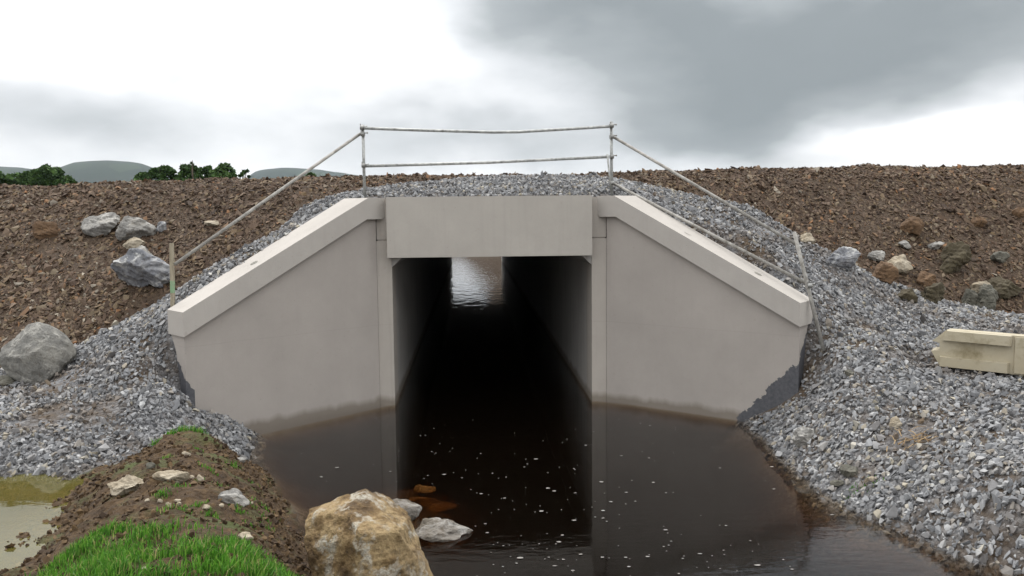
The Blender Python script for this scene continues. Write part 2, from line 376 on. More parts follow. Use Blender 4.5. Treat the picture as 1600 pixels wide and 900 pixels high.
V = np.stack([GXX.ravel(), GYY.ravel(), GZ.ravel()], 1)
idx = np.arange(nyy*nxx).reshape(nyy, nxx)
Q = np.stack([idx[:-1, :-1], idx[:-1, 1:], idx[1:, 1:], idx[1:, :-1]], -1).reshape(-1, 4)
zq = V[Q][:, :, 2]; xq = np.abs(V[Q][:, :, 0]).max(1)
yq = V[Q][:, :, 1]
ym = yq.mean(1)
keep = ~((xq < 1.80) & (((ym > -.1) & (zq.max(1) > -.3) & (zq.min(1) < 3.16) & (ym < .6)) | ((ym > 38.5) & (ym < 41.8))))   # leave the mouth of the culvert open
me = np_mesh('ground', V, Q[keep], 4)
GFL = (~SHM & ~SOM).ravel().astype(float); far = (GYY.ravel() > 130) | (np.abs(GXX.ravel()) > 200); SHM = SHM | (GYY > 41)
attr(me, 'mask', np.stack([GFL*(~far), SHM.ravel()*(~far), SOM.ravel()*1.], 1))
m, t, p = newmat('ground_mix')
a = N(t, 'ShaderNodeAttribute'); a.attribute_name = 'mask'; s = N(t, 'ShaderNodeSeparateColor'); t.links.new(a.outputs['Color'], s.inputs[0])
ov = N(t, 'ShaderNodeTexCoord').outputs['Object']
far_c = ramp(t, noise(t, .02, 5, .6, ov), ((.3, (.035, .07, .02)), (.7, (.07, .12, .03))))
vo = N(t, 'ShaderNodeTexVoronoi'); vo.inputs['Scale'].default_value = 26; t.links.new(ov, vo.inputs['Vector'])
vs = N(t, 'ShaderNodeSeparateColor'); t.links.new(vo.outputs['Color'], vs.inputs[0])
gr = ramp(t, vs.outputs[0], ((0, (.06, .06, .062)), (.5, (.13, .13, .135)), (1, (.24, .24, .245))))
dirt = ramp(t, noise(t, 14, 8, .7, ov), ((.3, (.045, .032, .022)), (.7, (.115, .082, .052))))
gr = mixc(t, mth(t, 'MULTIPLY', mth(t, 'SUBTRACT', noise(t, 1.3, 4, .6, ov), .42, clamp=True), 5, clamp=True), gr, dirt)
sh = mixc(t, .55, ramp(t, vs.outputs[1], ((0, (.022, .016, .012)), (.6, (.05, .034, .025)), (1, (.09, .065, .045)))), mixc(t, 1., dirt, (.72, .62, .46), 'MULTIPLY'))
so_ = ramp(t, noise(t, 9, 9, .72, ov), ((.28, (.022, .013, .006)), (.5, (.058, .034, .015)), (.72, (.125, .078, .034))))
so_ = mixc(t, mth(t, 'MULTIPLY', mth(t, 'SUBTRACT', noise(t, 2.5, 5, .6, ov), .52, clamp=True), 5, clamp=True), so_, (.062, .075, .022))
c = mixc(t, s.outputs[0], far_c, gr); c = mixc(t, s.outputs[1], c, sh); c = mixc(t, s.outputs[2], c, so_)
setc(t, p, c); bump(t, p, mth(t, 'ADD', noise(t, 40, 6, .75, ov), mth(t, 'MULTIPLY', vo.outputs['Distance'], -1)), .03, .9)
tag(link('ground', me, m, smooth=True), kind='structure')

# ------------------------------------------------------------------ hills
def hills():
    az0 = np.linspace(-1.2, .5, 340); rr = np.linspace(1500, 5200, 60); A, D = np.meshgrid(az0, rr)
    X = CP[0]+D*np.sin(A); Y = CP[1]+D*np.cos(A); Z = np.zeros_like(X)-2
    for d, dw, prof in ((4400, 450, ((-600, 262), (-300, 266), (-100, 271), (0, 271), (40, 272), (85, 277), (120, 290), (385, 290), (400, 275), (415, 271), (450, 268), (485, 269.5), (540, 275), (600, 285), (700, 300))),
                        (3500, 420, ((40, 300), (80, 279), (100, 272), (122, 265), (150, 262.5), (180, 261.5), (205, 262.5), (228, 265), (250, 273), (285, 295)))):
        pa = np.array([math.atan((u-800)/F0)+YAW for u, v in prof]); ph = np.array([(343-v)/F0 for u, v in prof])
        h = np.interp(A, pa, ph, left=ph[0] if d > 4000 else 0, right=0)+.0006*vnoise(A*40, A*0, 1., 6, 4)
        Z = np.maximum(Z, h*d*np.exp(-((D-d)/dw)**2))
    Z += 9*vnoise(X, Y, 400, 2, 4)*np.clip(Z/60, 0, 1)
    V = np.stack([X.ravel(), Y.ravel(), Z.ravel()], 1); n, k = X.shape; idx = np.arange(n*k).reshape(n, k)
    Q = np.stack([idx[:-1, :-1], idx[:-1, 1:], idx[1:, 1:], idx[1:, :-1]], -1).reshape(-1, 4)
    me = np_mesh('hills', V, Q, 4); m, t, p = newmat('hill_grass')
    ov = N(t, 'ShaderNodeTexCoord').outputs['Object']
    v = N(t, 'ShaderNodeTexVoronoi'); v.inputs['Scale'].default_value = .006; t.links.new(ov, v.inputs['Vector']); s = N(t, 'ShaderNodeSeparateColor'); t.links.new(v.outputs['Color'], s.inputs[0])
    c = mixc(t, noise(t, .004, 6, .6, ov), ramp(t, s.outputs[0], ((0, (.009, .020, .013)), (1, (.030, .050, .024)))), (.011, .018, .015))
    setc(t, p, c); tag(link('hills', me, m, smooth=True), kind='structure')
hills()

# ------------------------------------------------------------------ water
def water_mat(name, body, dens, col, ripple, mud=.03, mudc=(.05, .03, .015), rscale=3.5):
    m = bpy.data.materials.new(name); m.use_nodes = True; t = m.node_tree; t.nodes.clear(); o = N(t, 'ShaderNodeOutputMaterial')
    ov = N(t, 'ShaderNodeTexCoord').outputs['Object']; sp = N(t, 'ShaderNodeSeparateXYZ'); t.links.new(ov, sp.inputs[0])
    bp = N(t, 'ShaderNodeBump'); bp.inputs['Distance'].default_value = .1; bp.inputs['Strength'].default_value = 1
    n = noise(t, rscale, 1, .4, ov, sc3=(1, 1.6, 1))
    n2 = noise(t, 9, 2, .5, ov, sc3=(.7, 2.2, 1)); n3 = noise(t, 1.6, 3, .6, ov, sc3=(1.6, .8, 1))
    far = N(t, 'ShaderNodeMapRange'); far.inputs[1].default_value = 8; far.inputs[2].default_value = 26; far.inputs[3].default_value = 0; far.inputs[4].default_value = .30; t.links.new(sp.outputs[1], far.inputs[0])
    near = mth(t, 'MULTIPLY', 0, 0)
    wz = N(t, 'ShaderNodeMapRange'); wz.inputs[1].default_value = -3.2; wz.inputs[2].default_value = -5.2; t.links.new(mth(t, 'ADD', sp.outputs[1], mth(t, 'MULTIPLY', noise(t, .9, 3, .5, ov), 1.6)), wz.inputs[0])
    near = mth(t, 'ADD', near, mth(t, 'MULTIPLY', mth(t, 'MULTIPLY', noise(t, 5.5, 3, .55, ov, sc3=(.6, 1.9, 1)), wz.outputs[0]), ripple*2.2))
    t.links.new(mth(t, 'ADD', mth(t, 'ADD', mth(t, 'MULTIPLY', n, ripple*.7), near), mth(t, 'MULTIPLY', n3, far.outputs[0])), bp.inputs['Height'])
    tr = N(t, 'ShaderNodeBsdfTransparent'); tr.inputs[0].default_value = (*body, 1)
    gl = N(t, 'ShaderNodeBsdfGlossy'); gl.inputs['Roughness'].default_value = .015; gl.inputs[0].default_value = (1, 1, 1, 1)
    df = N(t, 'ShaderNodeBsdfDiffuse'); df.inputs[0].default_value = (*mudc, 1)
    fr = N(t, 'ShaderNodeFresnel'); fr.inputs[0].default_value = 1.33
    t.links.new(bp.outputs[0], gl.inputs['Normal']); t.links.new(bp.outputs[0], fr.inputs['Normal'])
    a = N(t, 'ShaderNodeMixShader'); a.inputs[0].default_value = mud; t.links.new(tr.outputs[0], a.inputs[1]); t.links.new(df.outputs[0], a.inputs[2])
    # back faces (looking up from below) must not mirror: use the geometry node only for inside/outside of the water body
    b = N(t, 'ShaderNodeMixShader'); t.links.new(fr.outputs[0], b.inputs[0]); t.links.new(a.outputs[0], b.inputs[1]); t.links.new(gl.outputs[0], b.inputs[2])
    g = N(t, 'ShaderNodeNewGeometry'); tr2 = N(t, 'ShaderNodeBsdfTransparent')
    c = N(t, 'ShaderNodeMixShader'); t.links.new(g.outputs['Backfacing'], c.inputs[0]); t.links.new(b.outputs[0], c.inputs[1]); t.links.new(tr2.outputs[0], c.inputs[2])
    t.links.new(c.outputs[0], o.inputs[0])
    if dens:
        va = N(t, 'ShaderNodeVolumeAbsorption'); va.inputs[0].default_value = (*col, 1); va.inputs[1].default_value = dens; t.links.new(va.outputs[0], o.inputs[1])
    return m
bm = bmesh.new()
wp = [(-5.2,-2.6),(-1.9,-.3),(-1.9,70),(3,70),(1.9,41),(1.9,-.3),(6.5,-3.2),(9,-10),(7,-15),(1.2,-15),(-1.2,-9.5),(-2.6,-6),(-3.3,-4.2),(-4.3,-3.2)]
wp = [(-4.1,-2.5),(-1.68,-.02),(-1.68,41.1),(-4,62),(4,62),(1.68,41.1),(1.68,-.02),(5.5,-2.4),(7.5,-7),(7,-13.9),(.9,-13.9),(-.6,-9.6),(-1.5,-7.5),(-2.5,-6),(-3.0,-4.2),(-3.75,-3.2)]
prism(bm, [(x, y, 0) for x, y in wp], [(x, y, -.9) for x, y in wp])
tag(bm_obj('stream_water', bm, water_mat('peat_water', (.95, .90, .85), 7.5, (.66, .52, .30), .010, rscale=1.8)), kind='structure')
bm = bmesh.new()
pp = [tuple(P3(u, v, z=PUD)[:2]) for u, v in ((-300,730),(0,725),(130,725),(175,755),(125,810),(60,880),(0,915),(-200,960),(-500,900))]
prism(bm, [(x, y, PUD) for x, y in pp], [(x, y, PUD-.6) for x, y in pp])
tag(bm_obj('puddle_water', bm, water_mat('muddy_puddle', (.9, .85, .6), 9.0, (.75, .62, .25), .003, .55, (.100, .092, .024), 3)), kind='structure')

# foam flecks floating on the peat water
def foam():
    V = []; T = []
    for i in range(260):
        u = rng.normal(810, 180) if i % 3 else rng.uniform(440, 1250); v = 640+250*rng.random()**.8
        if i % 6 == 0: v = 850+50*rng.random()
        p = at(u, v, z=.006)
        r = .004+.015*rng.random()**4
        if not (-2.9 < p[0] < 3.6) or p[1] > -.4+max(0, 3-abs(p[0])-1.2)*2: continue
        if p[1] < -4.4 and p[0] < -.35: continue
        if p[1] > yline(np.array(p[0]))-.7 and abs(p[0]) > 1.6: continue
        n = 9; b = len(V); V.append(p+[0, 0, .004]); a0 = rng.random()*6; st = 1+rng.random()
        for k in range(n):
            q = r*(.7+.6*rng.random()); V.append(p+[math.cos(a0+k*6.283/n)*q*st, math.sin(a0+k*6.283/n)*q, 0])
        for k in range(n): T.append((b, b+1+k, b+1+(k+1) % n))
    m, t, p = newmat('foam'); p.inputs['Base Color'].default_value = (.19, .18, .165, 1)
    tag(link('foam_flecks', np_mesh('foam', V, T), m), 'small white foam flecks drifting on the dark water', 'foam', kind='stuff')
foam()

# ------------------------------------------------------------------ culvert
def poly_slab(bm, pts, f0, f1): prism(bm, [f0(*p) for p in pts], [f1(*p) for p in pts])
cul = empty('box_culvert', (0, 0, 0), 'long pale concrete box culvert with a deep beam over its flooded mouth', 'culvert')
MC = concrete('precast_concrete', stain=True); MB_ = concrete('beam_concrete', stain=False, base=(.385, .36, .325), streak=.5)
MT = concrete('tunnel_concrete', stain=True, base=(.36, .345, .325), streak=2.2)
bm = bmesh.new(); box(bm, -1.635, 1.565, -.16, .30, 2.36, 3.30); bm_obj('headwall_beam', bm, MB_, cul, bevel=.012)
for s in (-1, 1):
    bm = bmesh.new()
    prism(bm, [(s*1.58, 0, -.8), (s*1.815, 0, -.8), (s*1.815, 0, 2.62), (s*1.58, 0, 2.62)], [(s*1.58, .6, -.8), (s*1.815, .6, -.8), (s*1.815, .6, 2.62), (s*1.58, .6, 2.62)])
    # upper block above the thin bedding joint
    prism(bm, [(s*1.585, .012, 2.64), (s*1.81, .012, 2.64), (s*1.81, .012, 3.27), (s*1.585, .012, 3.27)], [(s*1.585, .6, 2.64), (s*1.81, .6, 2.64), (s*1.81, .6, 3.27), (s*1.585, .6, 3.27)])
    box(bm, min(s*1.60, s*1.80), max(s*1.60, s*1.80), .03, .58, 2.615, 2.645)
    bm_obj('pier', bm, MC, cul, bevel=.006)
bm = bmesh.new()     # barrel: units 2 m long, 3 mm joints
for k in range(20):
    y0 = .6+k*2.03; y1 = y0+2.02
    for s in (-1, 1):
        a, b = sorted((s*1.58, s*1.82)); box(bm, a, b, y0, y1, -.8, 2.2)
        prism(bm, [(s*1.58, y0, 2.2), (s*1.82, y0, 2.2), (s*1.82, y0, 2.6), (s*1.43, y0, 2.6), (s*1.43, y0, 2.34)], [(s*1.58, y1, 2.2), (s*1.82, y1, 2.2), (s*1.82, y1, 2.6), (s*1.43, y1, 2.6), (s*1.43, y1, 2.34)])
    box(bm, -1.43, 1.43, y0, y1, 2.34, 2.6)
for s in (-1, 1):    # haunches of the first unit
    prism(bm, [(s*1.585, .02, 2.2), (s*1.585, .02, 2.5), (s*1.43, .02, 2.5), (s*1.43, .02, 2.34)], [(s*1.585, .598, 2.2), (s*1.585, .598, 2.5), (s*1.43, .598, 2.5), (s*1.43, .598, 2.34)])
box(bm, -1.43, 1.43, .302, .598, 2.34, 2.6)
bm_obj('barrel', bm, MT, cul)
bm = bmesh.new(); box(bm, -1.58, 1.58, .1, 41.2, -.8, -.45)
m, t, p = newmat('silt'); setc(t, p, ramp(t, noise(t, 2, 6, .6), ((.3, (.05, .033, .018)), (.7, (.12, .08, .045))))); bm_obj('invert_slab', bm, m, cul)

def wing(s, label, mat_wall, mat_cap):
    W = lambda t, b, z: (s*(PL+t*UX+b*NX), t*UY+b*NY, z)      # along, forwards, height
    root = empty('wing_wall', W(LW/2, -.2, 0), label, 'wing wall')
    zk, tk = 3.29, .2; zo = 1.77
    zt = lambda t: zk if t <= tk else zk-(zk-zo)*(t-tk)/(LW-tk)
    bm = bmesh.new()
    outl = [(.02, -.9), (.02, zt(.02)-.1), (tk, zk-.1), (LW-.03, zo-.1), (LW-.03, -.9)]
    fr = [bm.verts.new(W(t, 0, z)) for t, z in outl]; bk = [bm.verts.new(W(t, -.438, z)) for t, z in outl]
    # inner end returns square against the pier
    bk[0].co = W(.18, -.438, outl[0][1]); bk[1].co = W(.18, -.438, outl[1][1])
    n = len(outl); bm.faces.new(fr); bm.faces.new(bk[::-1])
    for i in range(n): bm.faces.new((fr[i], bk[i], bk[(i+1) % n], fr[(i+1) % n]))
    bm_obj('wall_panel', bm, mat_wall, root, bevel=.008)
    bm = bmesh.new(); D = .33
    # capping beam, with its short level nose over the pier; rounded underside at the nose
    xi = -.115
    prof = [(xi, zk), (tk, zk), (LW, zo), (LW, zo-D), (tk+.03, zk-D), (xi+.05, zk-D), (xi+.012, zk-D+.045), (xi, zk-D+.11)]
    f = [W(t, .075, z) for t, z in prof]; b = [W(t if t > .3 else max(t, .30) if t == tk else t+.26, -.445, z) for t, z in prof]
    prism(bm, f, b)
    cap = bm_obj('coping', bm, mat_cap, root, bevel=.02, seg=1)
    for q, full in (((.55, 1), (2.0, 1)) if s < 0 else ((.5, 1), (1.35, 1), (2.45, 1))):
        bm = bmesh.new(); sl = math.atan((zk-zo)/(LW-tk))
        c = Vector(W(q, -.16, zt(q)+.004)); e1 = Vector(W(q+1, -.16, zt(q+1)))-Vector(W(q, -.16, zt(q))); e1.normalize(); e2 = Vector(W(0, 1, 0))-Vector(W(0, 0, 0)); nn = e1.cross(e2); nn = nn if nn.z > 0 else -nn
        ring = [bm.verts.new(c+e1*math.cos(a)*.055*(1+.15*random.random())+e2*math.sin(a)*.05) for a in [k*math.pi/8 for k in range(16)]]
        ring2 = [bm.verts.new(c+(v.co-c)*.72-nn*.002) for v in ring]
        for k in range(16): bm.faces.new((ring[k], ring[(k+1) % 16], ring2[(k+1) % 16], ring2[k]))
        bm.faces.new(ring2)
        bm_obj('lifting_socket', bm, M['socket'], root)
    return root
m, t, p = newmat('socket_grout'); setc(t, p, ramp(t, noise(t, 30, 4), ((.35, (.10, .095, .08)), (.7, (.26, .25, .22))))); M['socket'] = m
def patch_r(t, sp, ov):     # tar-black coating: along the outer foot, rising outwards in ragged steps
    q = mth(t, 'MULTIPLY', mth(t, 'SUBTRACT', sp.outputs[0], 3.48), 1.4)
    v2 = N(t, 'ShaderNodeTexVoronoi'); v2.inputs['Scale'].default_value = 7; t.links.new(ov, v2.inputs['Vector'])
    s2 = N(t, 'ShaderNodeSeparateColor'); t.links.new(v2.outputs['Color'], s2.inputs[0])
    jag = mth(t, 'MULTIPLY', mth(t, 'SUBTRACT', s2.outputs[0], .5), .10)
    jag = mth(t, 'ADD', jag, mth(t, 'MULTIPLY', mth(t, 'SUBTRACT', noise(t, 18, 4, .6, ov), .5), .16))
    lim = mth(t, 'ADD', q, jag)
    # end face: coating climbs straight to 1 m
    back = mth(t, 'GREATER_THAN', sp.outputs[0], 4.145)
    lim = mth(t, 'ADD', lim, mth(t, 'MULTIPLY', back, mth(t, 'MULTIPLY', mth(t, 'SUBTRACT', sp.outputs[0], 4.145), .5)))
    return mth(t, 'MULTIPLY', mth(t, 'LESS_THAN', sp.outputs[2], lim), mth(t, 'GREATER_THAN', sp.outputs[0], 3.3))
def patch_l(t, sp, ov):
    q = mth(t, 'MULTIPLY', mth(t, 'SUBTRACT', mth(t, 'MULTIPLY', sp.outputs[0], -1), 4.02), 1.6)
    jag = mth(t, 'MULTIPLY', mth(t, 'SUBTRACT', noise(t, 9, 4, .7, ov), .5), .2)
    return mth(t, 'MULTIPLY', mth(t, 'LESS_THAN', sp.outputs[2], mth(t, 'ADD', mth(t, 'ADD', q, .62), jag)), mth(t, 'LESS_THAN', sp.outputs[0], -4.075))
WBASE = (.34, .311, .284)
# object space must be world space for these materials: every part sits at the world origin (parent inverse keeps it there)
capm = concrete('coping_concrete', stain=False, base=(.385, .36, .33), streak=.35)
wing(-1, 'left pale wing wall with a sloping coping, gravel heaped round its outer end', concrete('wing_concrete_plain', WBASE, True, patch_l, .25), capm)
wing(1, 'right pale wing wall with black bitumen brushed on its outer foot', concrete('wing_concrete_tarred', WBASE, True, patch_r, .25), capm)

# ------------------------------------------------------------------ scree
phi = (1+5**.5)/2
ICO = np.array([(-1, phi, 0), (1, phi, 0), (-1, -phi, 0), (1, -phi, 0), (0, -1, phi), (0, 1, phi), (0, -1, -phi), (0, 1, -phi), (phi, 0, -1), (phi, 0, 1), (-phi, 0, -1), (-phi, 0, 1)])
ICO /= np.linalg.norm(ICO[0])
ICF = np.array([(0, 11, 5), (0, 5, 1), (0, 1, 7), (0, 7, 10), (0, 10, 11), (1, 5, 9), (5, 11, 4), (11, 10, 2), (10, 7, 6), (7, 1, 8), (3, 9, 4), (3, 4, 2), (3, 2, 6), (3, 6, 8), (3, 8, 9), (4, 9, 5), (2, 4, 11), (6, 2, 10), (8, 6, 7), (9, 8, 1)])
def subdiv(V, Fc):
    V = list(map(tuple, V)); cache = {}; out = []
    def mid(a, b):
        k = (min(a, b), max(a, b))
        if k not in cache:
            q = (np.array(V[a])+np.array(V[b]))/2; V.append(tuple(q/np.linalg.norm(q))); cache[k] = len(V)-1
        return cache[k]
    for a, b, c in Fc:
        x, y, z = mid(a, b), mid(b, c), mid(c, a); out += [(a, x, z), (b, y, x), (c, z, y), (x, y, z)]
    return np.array(V), np.array(out)
SPH = [(ICO, ICF)]
for _ in range(5): SPH.append(subdiv(*SPH[-1]))
def polytope(dirs, k, lo, hi, r):
    n = r.normal(size=(k, 3)); n /= np.linalg.norm(n, axis=1)[:, None]; d = r.uniform(lo, hi, k)
    q = dirs@n.T; rad = np.where(q > .05, d/np.maximum(q, .05), 9).min(1)
    return dirs*np.minimum(rad, 1.25)[:, None]
def rotmats(n, flat):
    """random rotations; flat in 0..1 keeps the short axis near vertical"""
    q = rng.normal(size=(n, 4)); 
    yaw = rng.random(n)*6.2832; f = np.zeros((n, 4)); f[:, 0] = np.cos(yaw/2); f[:, 3] = np.sin(yaw/2)
    q /= np.linalg.norm(q, axis=1)[:, None]; f += (1-flat)*(2.2 if flat < .1 else 1)*q*np.sign((q*f).sum(1))[:, None]; f /= np.linalg.norm(f, axis=1)[:, None]
    w, x, y, z = f.T
    return np.stack([1-2*(y*y+z*z), 2*(x*y-z*w), 2*(x*z+y*w), 2*(x*y+z*w), 1-2*(x*x+z*z), 2*(y*z-x*w), 2*(x*z-y*w), 2*(y*z+x*w), 1-2*(x*x+y*y)], 1).reshape(n, 3, 3)
def scree(name, P, size, asp, flat, tint, mat, lvl=0, normals=None):
    """P (n,3); one merged mesh of n separate angular stones"""
    n = len(P); r2 = np.random.default_rng(3); TM = []
    for k in range(26):                      # broken chips: hulls of a few points, so every stone has sharp flat faces
        npt = 7+k % 4; q = r2.normal(size=(npt, 3)); q /= np.linalg.norm(q, axis=1)[:, None]; q *= r2.uniform(.85, 1.1, (npt, 1))
        bm = bmesh.new()
        for c in q: bm.verts.new(c)
        bmesh.ops.convex_hull(bm, input=bm.verts); bmesh.ops.triangulate(bm, faces=bm.faces)
        bmesh.ops.delete(bm, geom=[v for v in bm.verts if not v.link_faces], context='VERTS')
        bm.verts.index_update(); bm.verts.ensure_lookup_table()
        vv = np.array([v.co[:] for v in bm.verts]); vv -= (vv.max(0)+vv.min(0))/2; TM.append((vv, np.array([[v.index for v in f.verts] for f in bm.faces]))); bm.free()
    pick = rng.integers(0, len(TM), n)
    a = np.stack([rng.uniform(*asp[i], n) for i in range(3)], 1)*size[:, None]; Rm = rotmats(n, flat)
    VV, TT, CC, b0 = [], [], [], 0
    for k, (D, Fc) in enumerate(TM):
        w = np.where(pick == k)[0]
        if not len(w): continue
        Vv = np.einsum('nij,nkj->nki', Rm[w], D[None]*a[w][:, None, :])
        if normals is not None:        # lean the bedding into the slope
            Vv[:, :, 2] += Vv[:, :, 0]*normals[w][:, None, 0]+Vv[:, :, 1]*normals[w][:, None, 1]
        Vv += P[w][:, None, :]
        VV.append(Vv.reshape(-1, 3)); TT.append((Fc[None]+(b0+np.arange(len(w))*len(D))[:, None, None]).reshape(-1, 3)); CC.append(np.repeat(tint[w], len(D), axis=0)); b0 += len(w)*len(D)
    me = np_mesh(name, np.concatenate(VV), np.concatenate(TT)); attr(me, 'tint', np.concatenate(CC).astype(np.float32))
    return me
def scatter(n, region, dens_fn):
    x = rng.uniform(region[0], region[1], n); y = rng.uniform(region[2], region[3], n)
    z, sh, so2 = ground(x, y)
    u, v, d = project(np.stack([x, y, z], 1))
    ok = (d > .5) & (u > -220) & (u < 1820) & (v < 1150)
    ok &= rng.random(n) < dens_fn(x, y, z, sh, so2, d)
    e = .06; zx = (ground(x[ok]+e, y[ok])[0]-z[ok])/e; zy = (ground(x[ok], y[ok]+e)[0]-z[ok])/e
    return np.stack([x[ok], y[ok], z[ok]], 1), np.clip(np.stack([zx, zy], 1), -1, 1)
def near_wall(x, y):
    a = np.abs(x)-PL; t = a*UX+y*UY; b = a*NX+y*NY; return (t > -.3) & (t < LW+.0) & (b > -.43) & (b < .04)
def dirty(x, y):      # trampled earthy patches in the gravel
    d = sstep(.18, .5, vnoise(x, y, 1.0, 21, 3))*.5
    for u, v, z, r in ((100,610,.68,.55),(60,660,.58,.45),(160,640,.65,.35),(1330,740,.2,.28),(1405,700,.42,.28),(1440,690,.45,.18),(1250,700,.12,.15),(1550,500,1.2,.3),(1210,350,2.7,.4),(1020,300,3.3,.3)):
        c = at(u, v, z=z if abs(336-v) > 40 else None, y=None if abs(336-v) > 40 else 1.5)
        d = np.maximum(d, 1-sstep(.4, 1.1, np.hypot(x-c[0], (y-c[1])*.8)/r+.35*vnoise(x, y, .3, 23, 2)))
    return d
def dens_gravel(x, y, z, sh, so2, d):
    inch = (np.abs(x) < 4.3) & (y-yline(x) < -.07)
    ok = ~sh & ~so2 & (z > -.12) & ~(near_wall(x, y)) & ((x > 2.5) | (x < -2.9) | (y > .2)) & (y > -12)
    ok &= ~((x < 0) & (y < -4.9)) & ~((x < -2) & (z < PUD-.08) & (y < -3) & (x < -3.2))
    ok &= ~((np.abs(x) < 1.95) & (y < .75) & (z < 3.15)) & ~((np.abs(x) < 1.7) & (y < .38))
    ok &= (vnoise(x, y, .12, 31, 1) > -1.2)
    return ok*(1-.88*dirty(x, y))
Pg, Ng = scatter(270000, (-11, 11, -10.5, 4.6), dens_gravel)
# thin far stones, keep near ones denser
sz = .014+.034*rng.random(len(Pg))**1.7; sz[rng.random(len(Pg)) < .012] *= 1.7
Pg[:, 2] += sz*rng.uniform(-.1, 1.1, len(Pg))
wet = 1-sstep(-.02, .05, Pg[:, 2]-np.where((Pg[:, 0] < -2) & (Pg[:, 1] < -3), PUD, 0)+0*Pg[:, 2])
dr = dirty(Pg[:, 0], Pg[:, 1])*.75*(rng.random(len(Pg)) < .8)+.25*rng.random(len(Pg))**3
tint = np.stack([np.clip(rng.beta(2.2, 2.6, len(Pg))+.16*(vnoise(Pg[:, 0], Pg[:, 1], 1.4, 9, 2)), 0, 1), dr, wet*.7], 1)
far_ = project(Pg)[2] > 9.5
for nm, q, lvl in (('gravel', far_, 0), ('gravel', ~far_, 0)):
    lbl = 'loose blue grey crushed stone packed around the wing walls and over the culvert' if q is far_ else 'coarser grey crushed stone sloping down to the water edges in the foreground'
    tag(link(nm, scree(nm, Pg[q], sz[q], ((.9, 1.35), (.7, 1.1), (.5, .95)), .05, tint[q], M['gravel'], lvl, np.clip(Ng[q]*.5, -.35, .35)), M['gravel']), lbl, 'gravel', kind='stuff')
print('gravel', len(Pg))
def dens_shale(x, y, z, sh, so2, d): return (sh & (y < 7.2) & (y > -1.2) & ~((np.abs(x) < 2) & (y < 2)))*np.clip(.8-1.0*vnoise(x, y, .8, 61, 3)*(1-.5*sstep(1.5, 3.5, z)), .12, 1)
Ps, Ns = scatter(175000, (-13, 14, -1.2, 6.6), dens_shale)
sz = .016+.044*rng.random(len(Ps))**2.4; big = rng.random(len(Ps)) < .014; sz[big] = rng.uniform(.05, .095, big.sum())
Ps[:, 2] += sz*rng.uniform(-.3, .5, len(Ps))
lowr = sstep(.2, 2.2, Ps[:, 2]); 
tint = np.stack([np.clip(rng.beta(1.9, 2.3, len(Ps))+.14*vnoise(Ps[:, 0], Ps[:, 1], 1.8, 12, 2), 0, 1), (1-lowr)*.25*rng.random(len(Ps))+.45*(rng.random(len(Ps)) < .22)*sstep(-.2, .5, vnoise(Ps[:, 0], Ps[:, 1], .9, 33, 2)), 0*lowr], 1)
tag(link('shale_rubble', scree('shale_rubble', Ps, sz, ((1., 1.7), (.7, 1.3), (.25, .65)), .35, tint, M['shale'], 0, np.clip(Ns*.8, -.5, .5)), M['shale']), 'loose brown and purple shale fragments covering the embankment slope', 'rubble', kind='stuff')
print('shale', len(Ps))
def dens_clod(x, y, z, sh, so2, d): return so2*(z > -.03)*np.clip(.25+vnoise(x, y, .5, 41, 2)+.8*(z < .5), .04, 1)
Pc, Nc = scatter(42000, (-5.5, .5, -9, -2.4), dens_clod)
sz = .005+.034*rng.random(len(Pc))**4; Pc[:, 2] += sz*.2
tag(link('soil_clods', scree('soil_clods', Pc, sz, ((.8, 1.2), (.8, 1.2), (.6, 1.)), .1, np.stack([rng.random(len(Pc)), 0*sz, 0*sz], 1), M['soil_clod'], 0), M['soil_clod']), 'crumbly dark brown clods of earth on the soil bank', 'soil', kind='stuff')

# ------------------------------------------------------------------ single rocks
def rockmesh(name, size, seed, lvl=4, k=11, lo=.62, hi=.98, rough=.05, pts=None):
    r = np.random.default_rng(seed); D, Fc = SPH[lvl]
    if pts is not None:          # hull of given corners, seen radially from its middle
        bm = bmesh.new()
        for q in pts: bm.verts.new(q)
        bmesh.ops.convex_hull(bm, input=bm.verts); ns = []
        for f in bm.faces: f.normal_update(); ns.append((*f.normal, f.normal.dot(f.verts[0].co)))
        bm.free(); ns = np.array(ns); sgn = np.sign(ns[:, 3]); ns *= sgn[:, None]
        q = D@ns[:, :3].T; rad = np.where(q > 1e-3, ns[:, 3]/np.maximum(q, 1e-3), 1e3).min(1); Vv = D*rad[:, None]; size = (1, 1, 1)
    else: Vv = polytope(D, k, lo, hi, r)*np.array(size)
    L = np.array(size).mean() if pts is None else .5
    dsp = np.zeros(len(Vv))
    for sca, am in ((.9, 1.), (.45, .55), (.2, .35), (.09, .22)) if pts is None else ((.9, .12), (.45, .25), (.2, .35), (.09, .35), (.04, .22)):
        s2 = sca*L
        dsp += am*(vnoise(Vv[:, 0]+seed, Vv[:, 1]+Vv[:, 2]*.7, s2, seed % 13)+vnoise(Vv[:, 2]-seed, Vv[:, 0]*.6-Vv[:, 1], s2, seed % 7+2))*.5
    # ledges: quantised layer term so the faces look broken, not inflated
    lay = Vv@np.array([.35, .2, .9]); dsp += (.5 if pts is None else .25)*(np.abs(((lay/(L*.35)) % 1)-.5)-.25)*(vnoise(Vv[:, 0], Vv[:, 1], L*.8, 5) > 0)
    Vv = Vv+D*(dsp*rough*L)[:, None]
    return np_mesh(name, Vv, Fc)
M['lime'] = stone_mat('pale_limestone', ((.3, (.08, .078, .072)), (.45, (.17, .165, .155)), (.6, (.27, .26, .24)), (.75, (.22, .185, .13))), (.42, .41, .38), 18, .02)
M['lime2'] = stone_mat('smooth_grey_boulder', ((.3, (.09, .087, .078)), (.45, (.16, .157, .145)), (.6, (.22, .213, .19)), (.75, (.28, .27, .24))), (.33, .32, .29), 22, .03)
